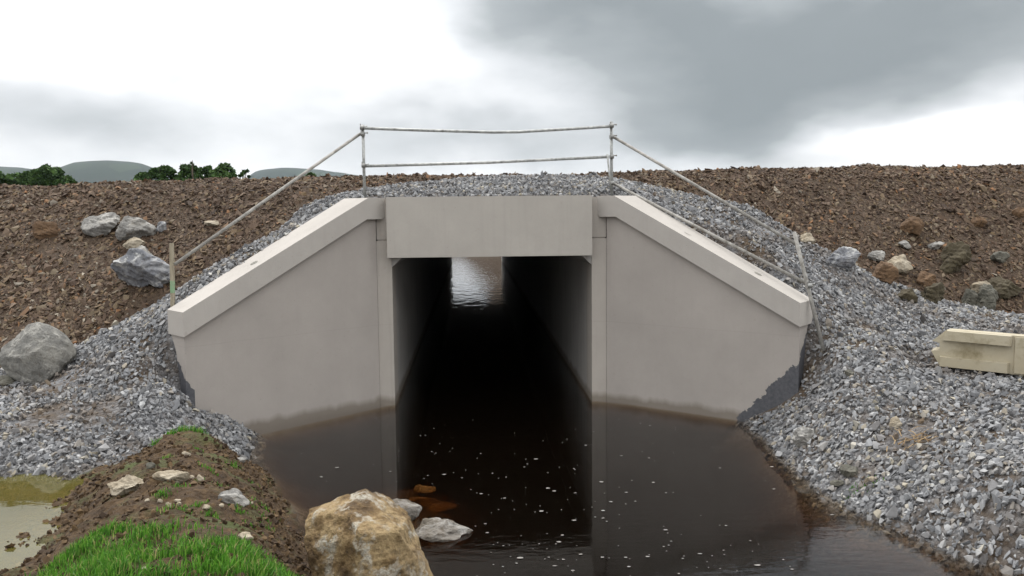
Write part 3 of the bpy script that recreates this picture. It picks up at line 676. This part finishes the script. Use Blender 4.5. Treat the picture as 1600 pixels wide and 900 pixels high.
M['bluestone'] = stone_mat('blue_grey_rock', ((.3, (.085, .09, .10)), (.5, (.16, .165, .18)), (.68, (.30, .30, .30))), (.5, .5, .48))
M['cream'] = stone_mat('cream_stone', ((.3, (.13, .10, .06)), (.45, (.26, .22, .16)), (.7, (.38, .34, .27))))
M['ochre'] = stone_mat('ochre_rock', ((.28, (.050, .030, .016)), (.38, (.11, .07, .034)), (.47, (.21, .14, .065)), (.56, (.34, .25, .13)), (.64, (.27, .19, .10)), (.75, (.16, .10, .05))), (.45, .42, .35), 16, .06)
M['wetrock'] = stone_mat('grey_tan_rock', ((.3, (.045, .036, .026)), (.45, (.11, .095, .075)), (.58, (.19, .175, .155)), (.72, (.13, .10, .065))), (.30, .29, .27), 20, .03)
M['orange'] = stone_mat('orange_sandstone', ((.3, (.07, .042, .024)), (.6, (.135, .082, .045)), (.8, (.18, .12, .07))))
M['green'] = stone_mat('olive_muddy_rock', ((.3, (.038, .030, .018)), (.6, (.070, .058, .034)), (.8, (.10, .085, .055))))
M['greystone'] = stone_mat('grey_green_rock', ((.3, (.06, .06, .05)), (.6, (.11, .105, .085)), (.8, (.16, .15, .125))))
def rock(u, v, wpx, hpx, mat, label, z=None, y=None, seed=1, depth=.8, name='rock', cat='rock', group=None, sink=.25, k=9, rough=.26, lvl=4, rot=None):
    """u,v = middle of its foot in the photo; width and height in photo pixels at that distance"""
    c = at(u, v, z=z, y=y); d = np.linalg.norm(c-CP); w = wpx/F0*d; h = hpx/F0*d
    gz = float(ground(np.array([c[0]]), np.array([c[1]]))[0][0])
    me = rockmesh(name, (w*.49, w*.49*depth, h*.58), seed, lvl, k, rough=rough)
    o = link(name, me, M[mat], smooth=False)
    o.location = (c[0], c[1], c[2]+h*.58*(1-sink)-h*.05)
    if rot is not None: o.rotation_euler = (0, rot, random.random()*.5)
    return tag(o, label, cat, group)
def eslope(u, v):        # where the photo ray meets the ground
    d = FW+RT2*(u-800)/F0-UP2*(v-450)/F0; t = np.linspace(4, 40, 1500); P = CP+t[:, None]*d
    z = ground(P[:, 0], P[:, 1])[0]; i = np.argmax(P[:, 2] < z); return P[i]
def rk(u, v, w, h, mat, label, **kw):
    p = eslope(u, v); return rock(u, v, w, h, mat, label, y=p[1], **kw)
rk(52, 592, 88, 70, 'lime2', 'large rounded grey boulder half sunk at the foot of the brown slope', seed=5, sink=.3, k=16, rough=.10, name='boulder', cat='boulder')
rk(158, 360, 46, 28, 'lime', 'pale lumpy boulder touching another, left one of the pair high on the brown slope', seed=9, name='boulder', cat='boulder', sink=.35)
rk(210, 367, 50, 32, 'lime', 'pale grey boulder touching another, right one of the pair high on the brown slope', seed=14, name='boulder', cat='boulder', sink=.35)
rk(210, 388, 30, 14, 'cream', 'small flat cream stone tucked under the pair of pale boulders', seed=21, lvl=3)
rk(219, 404, 32, 16, 'lime', 'small pale stone resting on top of the blue veined boulder', seed=22, lvl=3)
rk(224, 444, 66, 48, 'bluestone', 'blue grey boulder with white veins on the slope left of the stake', seed=31, name='boulder', cat='boulder', sink=.3, rough=.3)
rk(72, 371, 28, 26, 'orange', 'orange brown wedge shaped rock alone on the left slope', seed=33, k=7, lvl=3)
rk(331, 352, 18, 9, 'cream', 'small white stone on the brown slope just below the inclined handrail tube', seed=34, lvl=3)
rk(253, 363, 14, 14, 'bluestone', 'small grey angular stone right of the pale boulder pair', seed=35, k=7, lvl=3)
rk(8, 603, 22, 12, 'greystone', 'flat grey green stone left of the large rounded boulder', seed=36, lvl=3)
rk(1264, 382, 26, 16, 'cream', 'cream and tan stone just behind the leaning post', seed=41, lvl=3)
rk(1316, 418, 44, 28, 'bluestone', 'blue grey block at the gravel edge on the right slope', seed=42, k=8)
rk(1369, 408, 21, 17, 'lime', 'small pale grey stone above the orange rock on the right slope', seed=43, k=8, lvl=3)
rk(1403, 422, 34, 20, 'cream', 'tan and white stone beside the orange rock on the right slope', seed=44, k=8, lvl=3)
rk(1380, 443, 40, 28, 'orange', 'orange brown pointed rock near the gravel edge on the right slope', seed=45, k=7)
rk(1490, 422, 36, 36, 'green', 'olive brown muddy rock standing up mid right slope', seed=46, k=12)
rk(1424, 365, 26, 22, 'orange', 'rust coloured slab higher on the right slope', seed=47, k=7, lvl=3)
rk(1414, 387, 18, 9, 'lime', 'thin light grey stone above the tan one on the right slope', seed=48, lvl=3)
rk(1457, 472, 38, 26, 'green', 'olive rounded rock low on the right slope above the barrier', seed=49, k=14)
rk(1514, 477, 22, 22, 'greystone', 'grey brown rounded stone left of the grey green slab', seed=50, k=12, lvl=3)
rk(1538, 484, 27, 32, 'greystone', 'grey green angular slab at the toe of the right slope', seed=51, k=6)
rk(1533, 460, 30, 18, 'cream', 'flat pale slab leaning above the grey green slab', seed=52, k=6, lvl=3, sink=.1)
rk(1572, 462, 42, 24, 'green', 'broad brown muddy rock near the right edge of the slope', seed=53, k=12)
rk(1416, 470, 28, 18, 'green', 'brown clod covered rock beside the gravel boundary', seed=54, k=12, lvl=3)
rk(1448, 442, 30, 16, 'orange', 'flat tan rock between the two olive ones on the right slope', seed=55, lvl=3)
rk(1593, 338, 14, 14, 'orange', 'bright rust stone at the far right high on the slope', seed=56, k=8, lvl=3)
rk(1530, 354, 18, 14, 'orange', 'small tan orange stone high on the right slope', seed=57, k=8, lvl=3)
rk(1562, 410, 22, 14, 'greystone', 'grey green wedge on the right slope above the broad muddy rock', seed=58, k=7, lvl=3)
rk(1463, 388, 20, 10, 'lime', 'small light wedge right of the thin grey stone', seed=59, k=7, lvl=3)
# rocks on and by the soil bank
rk(203, 768, 52, 20, 'cream', 'long white stone sticking out of the left shoulder of the soil bank', seed=61, k=8, sink=.3)
rk(269, 752, 42, 16, 'cream', 'flat cream stone lying in the middle of the soil bank', seed=62, k=9, sink=.35)
rk(366, 788, 38, 23, 'lime', 'cracked grey tan stone on the right of the soil bank', seed=63, k=8, sink=.25)
rk(313, 752, 10, 10, 'cream', 'thumb sized cream stone right of the flat cream stone', seed=64, lvl=2)
rk(290, 712, 12, 7, 'cream', 'small tan chip near the tip of the soil bank', seed=65, lvl=2)
rk(376, 722, 14, 8, 'lime', 'small pale chip on the water side of the soil bank', seed=66, lvl=2)
rk(235, 732, 12, 8, 'greystone', 'small dull stone above the long white stone', seed=67, lvl=2)
rk(386, 842, 20, 10, 'cream', 'tan stone half hidden in the right part of the grass', seed=68, lvl=2)
for i, (u, v) in enumerate(((230, 783), (250, 786), (262, 790), (267, 793), (280, 789), (278, 785), (322, 795), (345, 792), (205, 892), (225, 890), (392, 788), (300, 748))):
    rk(u, v, 6+random.random()*6, 4+random.random()*3, 'cream', 'white pebble strewn on the bare soil of the bank', seed=70+i, lvl=1, group='white pebbles on the soil bank', name='pebble')
    bpy.context.scene.collection.objects[-1]['category'] = 'pebble'
rk(1360, 757, 16, 13, 'cream', 'rounded yellow stone at the right water margin', seed=90, lvl=3, k=16)
rk(1308, 759, 19, 9, 'greystone', 'flat blue green stone in the shallows at the right water margin', seed=91, lvl=3, k=14)
rk(1328, 743, 26, 13, 'greystone', 'grey tan block on the muddy patch by the right water margin', seed=92, lvl=3)
rk(1398, 668, 16, 14, 'cream', 'white pointed stone standing out of the grey gravel on the right', seed=93, lvl=3, k=7)
rk(1257, 694, 30, 22, 'lime', 'pale crumbling block in the gravel near the end of the tarred wall', seed=94, lvl=3)
rk(1328, 588, 16, 11, 'greystone', 'rounded greenish stone in gravel between leaning post and barrier', seed=95, lvl=3, k=16)
# the big ochre boulder in the foreground: corners measured against the photo
yb = -6.85
def bp(u, v, dy): return at(u, v, y=yb+dy)
corners = [bp(571, 764, .0), bp(600, 772, .25), bp(484, 796, .0), bp(474, 812, -.1), bp(476, 860, -.25), bp(500, 940, -.3), bp(540, 800, -.35), bp(566, 835, -.55), bp(620, 830, -.45), bp(640, 806, .1), bp(652, 850, .1), bp(660, 880, -.2), bp(694, 945, -.1), bp(600, 960, -.6), bp(560, 960, -.6),
           bp(520, 850, .5), bp(600, 850, .6), bp(660, 930, .5), bp(500, 930, .4)]
ctr = np.mean(corners, 0)
me = rockmesh('boulder', None, 77, 5, rough=.085, pts=[tuple(c-ctr) for c in corners])
bo = link('boulder', me, M['ochre']); bo.location = ctr
tag(bo, 'big ochre boulder with white streaks standing in the water beside the grass', 'boulder')
rock(626, 806, 50, 27, 'wetrock', 'grey and tan rock showing behind the right shoulder of the big ochre boulder', z=.0, seed=78, sink=.2, k=9, rough=.16)
rock(681, 834, 84, 20, 'wetrock', 'low pale rock breaking the water right of the big ochre boulder', z=-.01, seed=82, sink=.4, k=9, rough=.22)
rock(662, 768, 34, 12, 'cream', 'submerged stone glowing amber just under the dark water', z=-.20, seed=83, sink=.3, lvl=3)
rock(640, 800, 120, 14, 'ochre', 'broad flat rock drowned in the amber shallows behind the ochre boulder', z=-.30, seed=84, sink=.3, lvl=3, depth=.6)

# ------------------------------------------------------------------ grass
def grass(name, n, sample, hmin, hmax, label, wid=.004):
    V = []; T = []; Tn = []
    X, Y, cl = sample(n); Z = ground(X, Y)[0]
    for x, y, z, c in zip(X, Y, Z, cl):
        h = (hmin+(hmax-hmin)*random.random()**1.4)*c; a = random.random()*6.283; b = random.gauss(0, .55)
        lean = abs(random.gauss(.35, .25))*h; dx, dy = math.cos(b*3), math.sin(b*3)
        wx, wy = math.cos(a)*wid*(.6+.8*random.random()), math.sin(a)*wid
        i = len(V)
        V += [(x-wx, y-wy, z-.01), (x+wx, y+wy, z-.01), (x-wx*.8+dx*lean*.3, y-wy*.8+dy*lean*.3, z+h*.55), (x+wx*.8+dx*lean*.3, y+wy*.8+dy*lean*.3, z+h*.55), (x+dx*lean, y+dy*lean, z+h*(.98-.25*min(1, lean/h)))]
        T += [(i, i+1, i+3), (i, i+3, i+2), (i+2, i+3, i+4)]
        k = random.random(); Tn += [(k, 0, 0)]*5
    me = np_mesh(name, V, T); attr(me, 'tint', np.array(Tn, np.float32))
    return tag(link(name, me, M['grass']), label, 'grass', kind='stuff')
m, t, p = newmat('grass_blades')
a = N(t, 'ShaderNodeAttribute'); a.attribute_name = 'tint'; s = N(t, 'ShaderNodeSeparateColor'); t.links.new(a.outputs['Color'], s.inputs[0])
c = ramp(t, s.outputs[0], ((0, (.032, .08, .012)), (.4, (.07, .18, .022)), (.8, (.14, .29, .04)), (.91, (.20, .27, .06)), (.95, (.30, .25, .12)), (1, (.38, .30, .16))))
c = mixc(t, noise(t, 2.5, 3), c, mixc(t, 1., c, (.8, 1.1, .7), 'MULTIPLY')); setc(t, p, c); p.inputs['Roughness'].default_value = .6
o = [n for n in t.nodes if n.type == 'OUTPUT_MATERIAL'][0]; tl = N(t, 'ShaderNodeBsdfTranslucent'); t.links.new(c, tl.inputs[0]); mxs = N(t, 'ShaderNodeMixShader'); mxs.inputs[0].default_value = .4
t.links.new(p.outputs[0], mxs.inputs[1]); t.links.new(tl.outputs[0], mxs.inputs[2]); t.links.new(mxs.outputs[0], o.inputs[0]); M['grass'] = m
gp = [tuple(P3(u, v, z=z)[:2]) for u, v, z in ((-40,925,.6),(15,893,.60),(75,866,.62),(130,842,.66),(172,818,.70),(230,822,.74),(290,832,.74),(345,836,.72),(395,846,.68),(440,872,.58),(468,905,.5))]+[(-.6,-8.6),(-.5,-11),(-5,-11),(-3.4,-8)]
def samp_lawn(n):
    X = []; Y = []
    x = rng.uniform(-5, .2, n*4); y = rng.uniform(-11, -5.3, n*4)
    k = in_poly(x+.10*vnoise(x, y, .35, 51, 2), y+.10*vnoise(x, y, .35, 52, 2), gp); w = np.where(y < -8.6, .35, 1); k &= rng.random(len(x)) < w*np.clip(.55+1.7*vnoise(x, y, .28, 55, 2), .05, 1)
    x = x[k][:n]; y = y[k][:n]
    return x, y, np.clip(.85+.6*vnoise(x, y, .4, 57, 2), .4, 1.4)
grass('grass', 52000, samp_lawn, .025, .115, 'long bright green grass on the near end of the soil bank')
def samp_spots(spots):
    def f(n):
        X = []; Y = []
        for i in range(n):
            u, v, z, r = spots[i % len(spots)]; c = at(u, v, z=z); X.append(c[0]+random.gauss(0, r)); Y.append(c[1]+random.gauss(0, r*.6))
        return np.array(X), np.array(Y), np.ones(n)
    return f
grass('grass_tuft', 1100, samp_spots([(280, 676, .56, .10), (300, 672, .56, .08), (255, 684, .5, .06)]), .03, .10, 'bright green tuft of grass at the tip of the soil bank').__setitem__('kind', 'stuff')
grass('grass_sprigs', 1200, samp_spots([(random.uniform(250, 420), random.uniform(690, 830), .6, .035) for _ in range(34)]+[(1350, 768, .1, .09)]*5), .015, .05, 'thin sprigs of grass scattered over the bare soil')

# ------------------------------------------------------------------ scaffold-tube handrail
m, t, p = newmat('galvanised_tube'); ov = N(t, 'ShaderNodeTexCoord').outputs['Object']
setc(t, p, ramp(t, noise(t, 14, 6, .7, ov), ((.3, (.16, .16, .15)), (.5, (.34, .35, .34)), (.7, (.50, .50, .48))))); p.inputs['Metallic'].default_value = .45; p.inputs['Roughness'].default_value = .5; bump(t, p, noise(t, 60, 3, .6, ov), .002); M['tube'] = m
m, t, p = newmat('muddy_tube'); ov = N(t, 'ShaderNodeTexCoord').outputs['Object']
setc(t, p, ramp(t, noise(t, 9, 6, .7, ov), ((.3, (.15, .14, .12)), (.5, (.27, .26, .24)), (.7, (.40, .39, .36))))); p.inputs['Metallic'].default_value = .2; M['tube2'] = m
m, t, p = newmat('coupler_steel'); p.inputs['Base Color'].default_value = (.25, .25, .24, 1); p.inputs['Metallic'].default_value = .8; p.inputs['Roughness'].default_value = .5; M['coup'] = m
rail = empty('scaffold_handrail', tuple(at(760, 300, y=.5)), 'galvanised scaffold tube handrail over the culvert mouth and down both wings', 'handrail')
RT_ = .024
def T_(name, pts, mat='tube', r=RT_):
    bm = bmesh.new(); tube(bm, pts, r); o = bm_obj(name, bm, M[mat], rail, smooth=True)
    for pl in o.data.polygons: pl.use_smooth = len(pl.vertices) == 4
    return o
pa, pb = at(567, 195, y=.42), at(570, 320, y=.42); pc, pd = at(955, 190, y=.42), at(956, 320, y=.42)
T_('post', [pa, pb]); T_('post', [pc, pd])
off = np.array([0, -.05, 0])
T_('rail', [at(563, 200, y=.37), at(660, 203.5, y=.37), at(770, 206.5, y=.37), at(810, 206, y=.37), at(880, 202, y=.37), at(959, 197, y=.37)])
T_('rail', [at(570, 259.5, y=.37), at(760, 254, y=.37), at(951, 245, y=.37)])
T_('brace', [at(949, 241, y=.34), at(955, 300, y=.34)], r=.016)
sl_a, sl_b = at(563, 209, y=.46), at(273, 413, y=-1.55); T_('rail', [sl_a, sl_b], 'tube2')
sr_a, sr_b = at(957, 213, y=.46), at(1246, 383, y=-1.62); T_('rail', [sr_a, sr_b], 'tube2')
lr_a, lr_b = at(957, 286, y=.46), at(1270, 448, y=-1.80); T_('rail', [lr_a, lr_b], 'tube2')
T_('post', [at(1241, 363, y=-1.70), at(1262, 447, y=-1.86), at(1287, 548, y=-2.05)], 'tube2', .026)
def coupler(p):
    p = Vector(p); bm = bmesh.new()
    tube(bm, [p+Vector((0, 0, -.028)), p+Vector((0, 0, .028))], .036, 14, hollow=False)
    tube(bm, [p+Vector((-.028, -.055, 0)), p+Vector((.028, -.055, 0))], .035, 14, hollow=False)
    tube(bm, [p+Vector((.03, -.03, .02)), p+Vector((.075, -.03, .02))], .008, 6, hollow=False)
    tube(bm, [p+Vector((.065, -.03, .02)), p+Vector((.085, -.03, .02))], .014, 6, hollow=False)
    tube(bm, [p+Vector((-.02, -.06, .02)), p+Vector((-.02, -.06, .06))], .008, 6, hollow=False)
    return bm_obj('coupler', bm, M['coup'], rail)
for q in ((566, 200, .42), (567, 210, .42), (568.5, 259, .42), (955, 197, .42), (955.5, 214, .42), (955.5, 245, .42), (956, 286, .42)): coupler(at(q[0], q[1], y=q[2]))
coupler(at(1246, 386, y=-1.67)); coupler(at(1262, 446, y=-1.84))
# the stake at the lower end of the left rail
m, t, p = newmat('weathered_stake'); ov = N(t, 'ShaderNodeTexCoord').outputs['Object']
sp = N(t, 'ShaderNodeSeparateXYZ'); t.links.new(ov, sp.inputs[0])
c = ramp(t, noise(t, 10, 6, .7, ov, sc3=(3, 3, .5)), ((.3, (.20, .17, .12)), (.7, (.38, .34, .26))))
s0, s1 = at(268, 380, y=-1.5), at(270, 482, y=-1.5)
gz = at(269, 448, y=-1.5)[2]
ff = mth(t, 'MULTIPLY', mth(t, 'LESS_THAN', mth(t, 'ABSOLUTE', mth(t, 'SUBTRACT', sp.outputs[2], gz)), .085), .7)
setc(t, p, mixc(t, mth(t, 'MULTIPLY', ff, noise(t, 20, 3)), c, (.05, .38, .17)))
bm = bmesh.new(); a_, b_ = Vector(s0), Vector(s1)+Vector((0, 0, -.15)); w = .026
prism(bm, [(b_.x-w, b_.y-w*.8, b_.z), (b_.x+w, b_.y-w*.8, b_.z), (b_.x+w, b_.y+w*.8, b_.z), (b_.x-w, b_.y+w*.8, b_.z)], [(a_.x-w, a_.y-w*.8, a_.z), (a_.x+w, a_.y-w*.8, a_.z), (a_.x+w, a_.y+w*.8, a_.z), (a_.x-w, a_.y+w*.8, a_.z)])
tag(bm_obj('wooden_stake', bm, m, bevel=.004), 'weathered wooden stake with a dab of green paint behind the left coping end', 'stake')

# ------------------------------------------------------------------ plastic barrier lying in the gravel
m, t, p = newmat('cream_plastic'); ov = N(t, 'ShaderNodeTexCoord').outputs['Object']
c = mixc(t, noise(t, 2.2, 6, .65, ov), (.33, .28, .18), (.42, .385, .30))
c = mixc(t, mth(t, 'MULTIPLY', mth(t, 'SUBTRACT', noise(t, 3.2, 7, .7, ov), .49, clamp=True), 4.2, clamp=True), c, (.17, .14, .07))
setc(t, p, c); p.inputs['Roughness'].default_value = .55; p.inputs['Specular IOR Level'].default_value = .4; bump(t, p, noise(t, 25, 4, .6, ov), .003)
base = at(1458, 573, y=-2.75)
bar = empty('plastic_barrier', tuple(base), 'dirty cream plastic road barrier section lying on the gravel at the right edge', 'barrier')
H, DP = .49, .40
yaw = R(-40)
def BL(x, y, z):
    return (base[0]+x*math.cos(yaw)-y*math.sin(yaw), base[1]+x*math.sin(yaw)+y*math.cos(yaw), base[2]+z-.02*x)
bm = bmesh.new()
L_ = 1.95
shell = [(.07, 0), (-.045, .20), (.055, .215), (.055, .31), (-.035, .33), (.08, .44), (.13, H), (L_-.13, H), (L_-.08, .44), (L_+.035, .33), (L_+.035, .2), (L_-.07, 0)]
prism(bm, [BL(x, 0.070, z) for x, z in shell], [BL(x, DP, z*.93+.015) for x, z in shell])
bm_obj('shell', bm, m, bar, bevel=.012, seg=3)
def flange(x0, x1, z0, z1, cut0=0, cut1=0):
    bm = bmesh.new()
    A = [BL(x0+cut0, 0, z0+.004), BL(x1, 0, z0+.004), BL(x1+cut1, 0, z1-.004), BL(x0, 0, z1-.004)]
    A = [BL(x0, 0, z0+.004), BL(x1, 0, z0+.004), BL(x1, 0, z1-.004), BL(x0+cut0, 0, z1-.004)]
    B = [BL(x0-.015, .10, z0), BL(x1+.03, .10, z0), BL(x1+.03, .10, z1), BL(x0+cut0-.015, .10, z1)]
    prism(bm, A, B); bm_obj('flange', bm, m, bar, bevel=.007)
flange(.10, .86, .355, H-.002, .05); flange(.075, .84, .012, .145); flange(1.12, 1.86, .355, H-.002); flange(1.10, 1.86, .012, .145)
bm = bmesh.new(); prism(bm, [BL(.91, .045, .02), BL(1.04, .045, .02), BL(1.04, .045, H-.02), BL(.91, .045, H-.02)], [BL(.88, .10, .02), BL(1.08, .10, .02), BL(1.08, .10, H-.02), BL(.88, .10, H-.02)]); bm_obj('rib', bm, m, bar, bevel=.006)
bm = bmesh.new()
for i in range(2):
    for j in range(2):
        x = 1.36+i*.022; z = .24+j*.022
        prism(bm, [BL(x, .065, z), BL(x+.015, .065, z), BL(x+.015, .065, z+.015), BL(x, .065, z+.015)], [BL(x, .074, z), BL(x+.015, .074, z), BL(x+.015, .074, z+.015), BL(x, .074, z+.015)])
mm, t2, p2 = newmat('moulded_mark'); p2.inputs['Base Color'].default_value = (.10, .09, .06, 1); bm_obj('moulded_mark', bm, mm, bar)

# dry stalks caught in the gravel
bm = bmesh.new(); c0 = eslope(1425, 697)
for i in range(26):
    a = R(35)+random.gauss(0, .45); l = .10+.16*random.random(); x, y = c0[0]+random.gauss(0, .09), c0[1]+random.gauss(0, .09)
    z = float(ground(np.array([x]), np.array([y]))[0][0])+.04+.03*random.random()
    tube(bm, [(x, y, z), (x+math.cos(a)*l*.5, y+math.sin(a)*l*.5, z+.02+.02*random.random()), (x+math.cos(a)*l, y+math.sin(a)*l, z+.03*random.random())], .003+.003*random.random(), 5, hollow=False)
m, t, p = newmat('dry_stalk'); setc(t, p, ramp(t, noise(t, 8, 3), ((.3, (.16, .10, .05)), (.7, (.34, .25, .14)))))
tag(bm_obj('dry_stalks', bm, m), 'bundle of dry brown stalks caught in the gravel above the right shore', 'stalks')

# ------------------------------------------------------------------ trees beyond the embankment
m, t, p = newmat('leaf'); oi = N(t, 'ShaderNodeAttribute'); oi.attribute_name = 'tint'; s = N(t, 'ShaderNodeSeparateColor'); t.links.new(oi.outputs['Color'], s.inputs[0])
setc(t, p, ramp(t, s.outputs[0], ((0, (.018, .040, .010)), (.5, (.035, .075, .016)), (1, (.075, .13, .03))))); M['leaf'] = m
m, t, p = newmat('bark'); setc(t, p, ramp(t, noise(t, 3, 5), ((.3, (.05, .04, .03)), (.7, (.12, .10, .075))))); M['bark'] = m
def tree(u, vtop, wpx, d, label, seed, sparse=False, tone=0., name='broadleaf_tree'):
    r = np.random.default_rng(seed); a = math.atan((u-800)/F0)+YAW
    x, y = CP[0]+d*math.sin(a), CP[1]+d*math.cos(a); topz = CP[2]+(343-vtop)/F0*d; w = wpx/F0*d
    root = empty(name, (x, y, 0), label, 'tree', 'trees beyond the embankment')
    bm = bmesh.new(); tr = .025*topz
    lean = r.normal(0, .3, 2)
    def limb(p, q, r0, r1):
        p = Vector(p); q = Vector(q); dd = (q-p).normalized(); A = dd.orthogonal().normalized(); B = dd.cross(A)
        ra = [bm.verts.new(p+(A*math.cos(k)+B*math.sin(k))*r0) for k in np.arange(0, 6.28, 1.0472)][:6]; rb = [bm.verts.new(q+(A*math.cos(k)+B*math.sin(k))*r1) for k in np.arange(0, 6.28, 1.0472)][:6]
        for k in range(6): bm.faces.new((ra[k], ra[(k+1) % 6], rb[(k+1) % 6], rb[k]))
    limb((x, y, -.3), (x+lean[0]*.5, y+lean[1]*.5, topz*.45), tr, tr*.6); limb((x+lean[0]*.5, y+lean[1]*.5, topz*.45), (x+lean[0], y+lean[1], topz*.93), tr*.6, tr*.12)
    cen = []
    for k in range(9 if not sparse else 7):
        an = r.random()*6.28; rr_ = w*.42*(.3+.7*r.random()); h0 = topz*(.35+.4*r.random()); q = (x+math.cos(an)*rr_, y+math.sin(an)*rr_, min(topz*.9, h0+topz*.2)); limb((x+lean[0]*.5, y+lean[1]*.5, h0), q, tr*.35, tr*.08); cen.append(q)
    bm_obj('trunk', bm, M['bark'], root)
    n = 6500 if not sparse else 260
    for k in range(30 if not sparse else 3):
        an = r.random()*6.28; rr_ = w*.44*math.sqrt(r.random()); hz = topz*(.60+.36*r.random()*(1-.45*(rr_/(w*.5))**2)); cen.append((x+math.cos(an)*rr_, y+math.sin(an)*rr_, hz))
    cen = np.array(cen); ci = r.integers(0, len(cen), n); rad = w*(.16 if not sparse else .07)*(.7+.6*r.random(len(cen)))
    g = r.normal(size=(n, 3)); g /= np.linalg.norm(g, axis=1)[:, None]; P = cen[ci]+g*(rad[ci]*(.55+.5*r.random(n)))[:, None]*[1, 1, .75]
    P[:, 2] = np.minimum(P[:, 2], topz-.1*r.random(n))
    s_ = .0028*d*(.6+.8*r.random(n)); A = r.normal(size=(n, 3)); A /= np.linalg.norm(A, axis=1)[:, None]; B = np.cross(A, r.normal(size=(n, 3))); B /= np.linalg.norm(B, axis=1)[:, None]
    Vv = np.stack([P-A*s_[:, None]*.7, P+B*s_[:, None]*.5, P+A*s_[:, None]*.8, P-B*s_[:, None]*.5], 1).reshape(-1, 3)
    me = np_mesh('crown', Vv, np.arange(n*4).reshape(-1, 4), 4); attr(me, 'tint', np.repeat(np.clip(r.random(n)*.6+.25*r.random(len(cen))[ci]+tone, 0, 1)[:, None]*[1, 0, 0], 4, 0))
    link('crown', me, M['leaf'], root)
tree(8, 275, 56, 170, 'low bushy tree at the far left edge of the skyline', 1)
tree(52, 277, 26, 165, 'smallest low bush left of the round bush below the hill', 12, tone=.1)
tree(82, 269, 46, 160, 'round dark bush on the skyline below the large hill', 2)
tree(108, 277, 30, 165, 'low bush touching the round dark bush on its right', 3, tone=.05)
tree(232, 274, 34, 150, 'low green bush, leftmost of the long tree clump', 4, tone=.1)
tree(260, 265, 38, 150, 'dark rounded tree at the left of the long tree clump', 5)
tree(301, 263, 34, 148, 'rounded tree in the middle of the long tree clump, below the bare sapling', 6, tone=.12)
tree(327, 264, 28, 150, 'narrow dark tree between two rounder ones in the long clump', 7)
tree(354, 263, 42, 145, 'broad lighter tree at the right of the long tree clump', 8, tone=.14)
tree(386, 264, 18, 130, 'thin sparse sapling at the right end of the tree clump', 9, True)
tree(305, 252, 8, 140, 'thin bare sapling rising above the middle of the clump', 13, True)
tree(490, 269, 16, 110, 'small lone shrub beside the inclined tube on the skyline', 10, tone=.1)
tree(524, 274, 12, 110, 'tiny bush just left of the left handrail post', 11, True)

# ------------------------------------------------------------------ air
bm = bmesh.new(); box(bm, -3200, 1500, -60, 5600, -4, 330)
m = bpy.data.materials.new('haze_air'); m.use_nodes = True; t = m.node_tree; t.nodes.clear(); o = N(t, 'ShaderNodeOutputMaterial'); pv = N(t, 'ShaderNodeVolumePrincipled')
pv.inputs['Color'].default_value = (.70, .84, .98, 1); pv.inputs['Density'].default_value = .000032; pv.inputs['Anisotropy'].default_value = .2
t.links.new(pv.outputs[0], o.inputs[1]); tag(bm_obj('haze', bm, m), 'thin damp air greying the far hills', 'haze', kind='stuff')
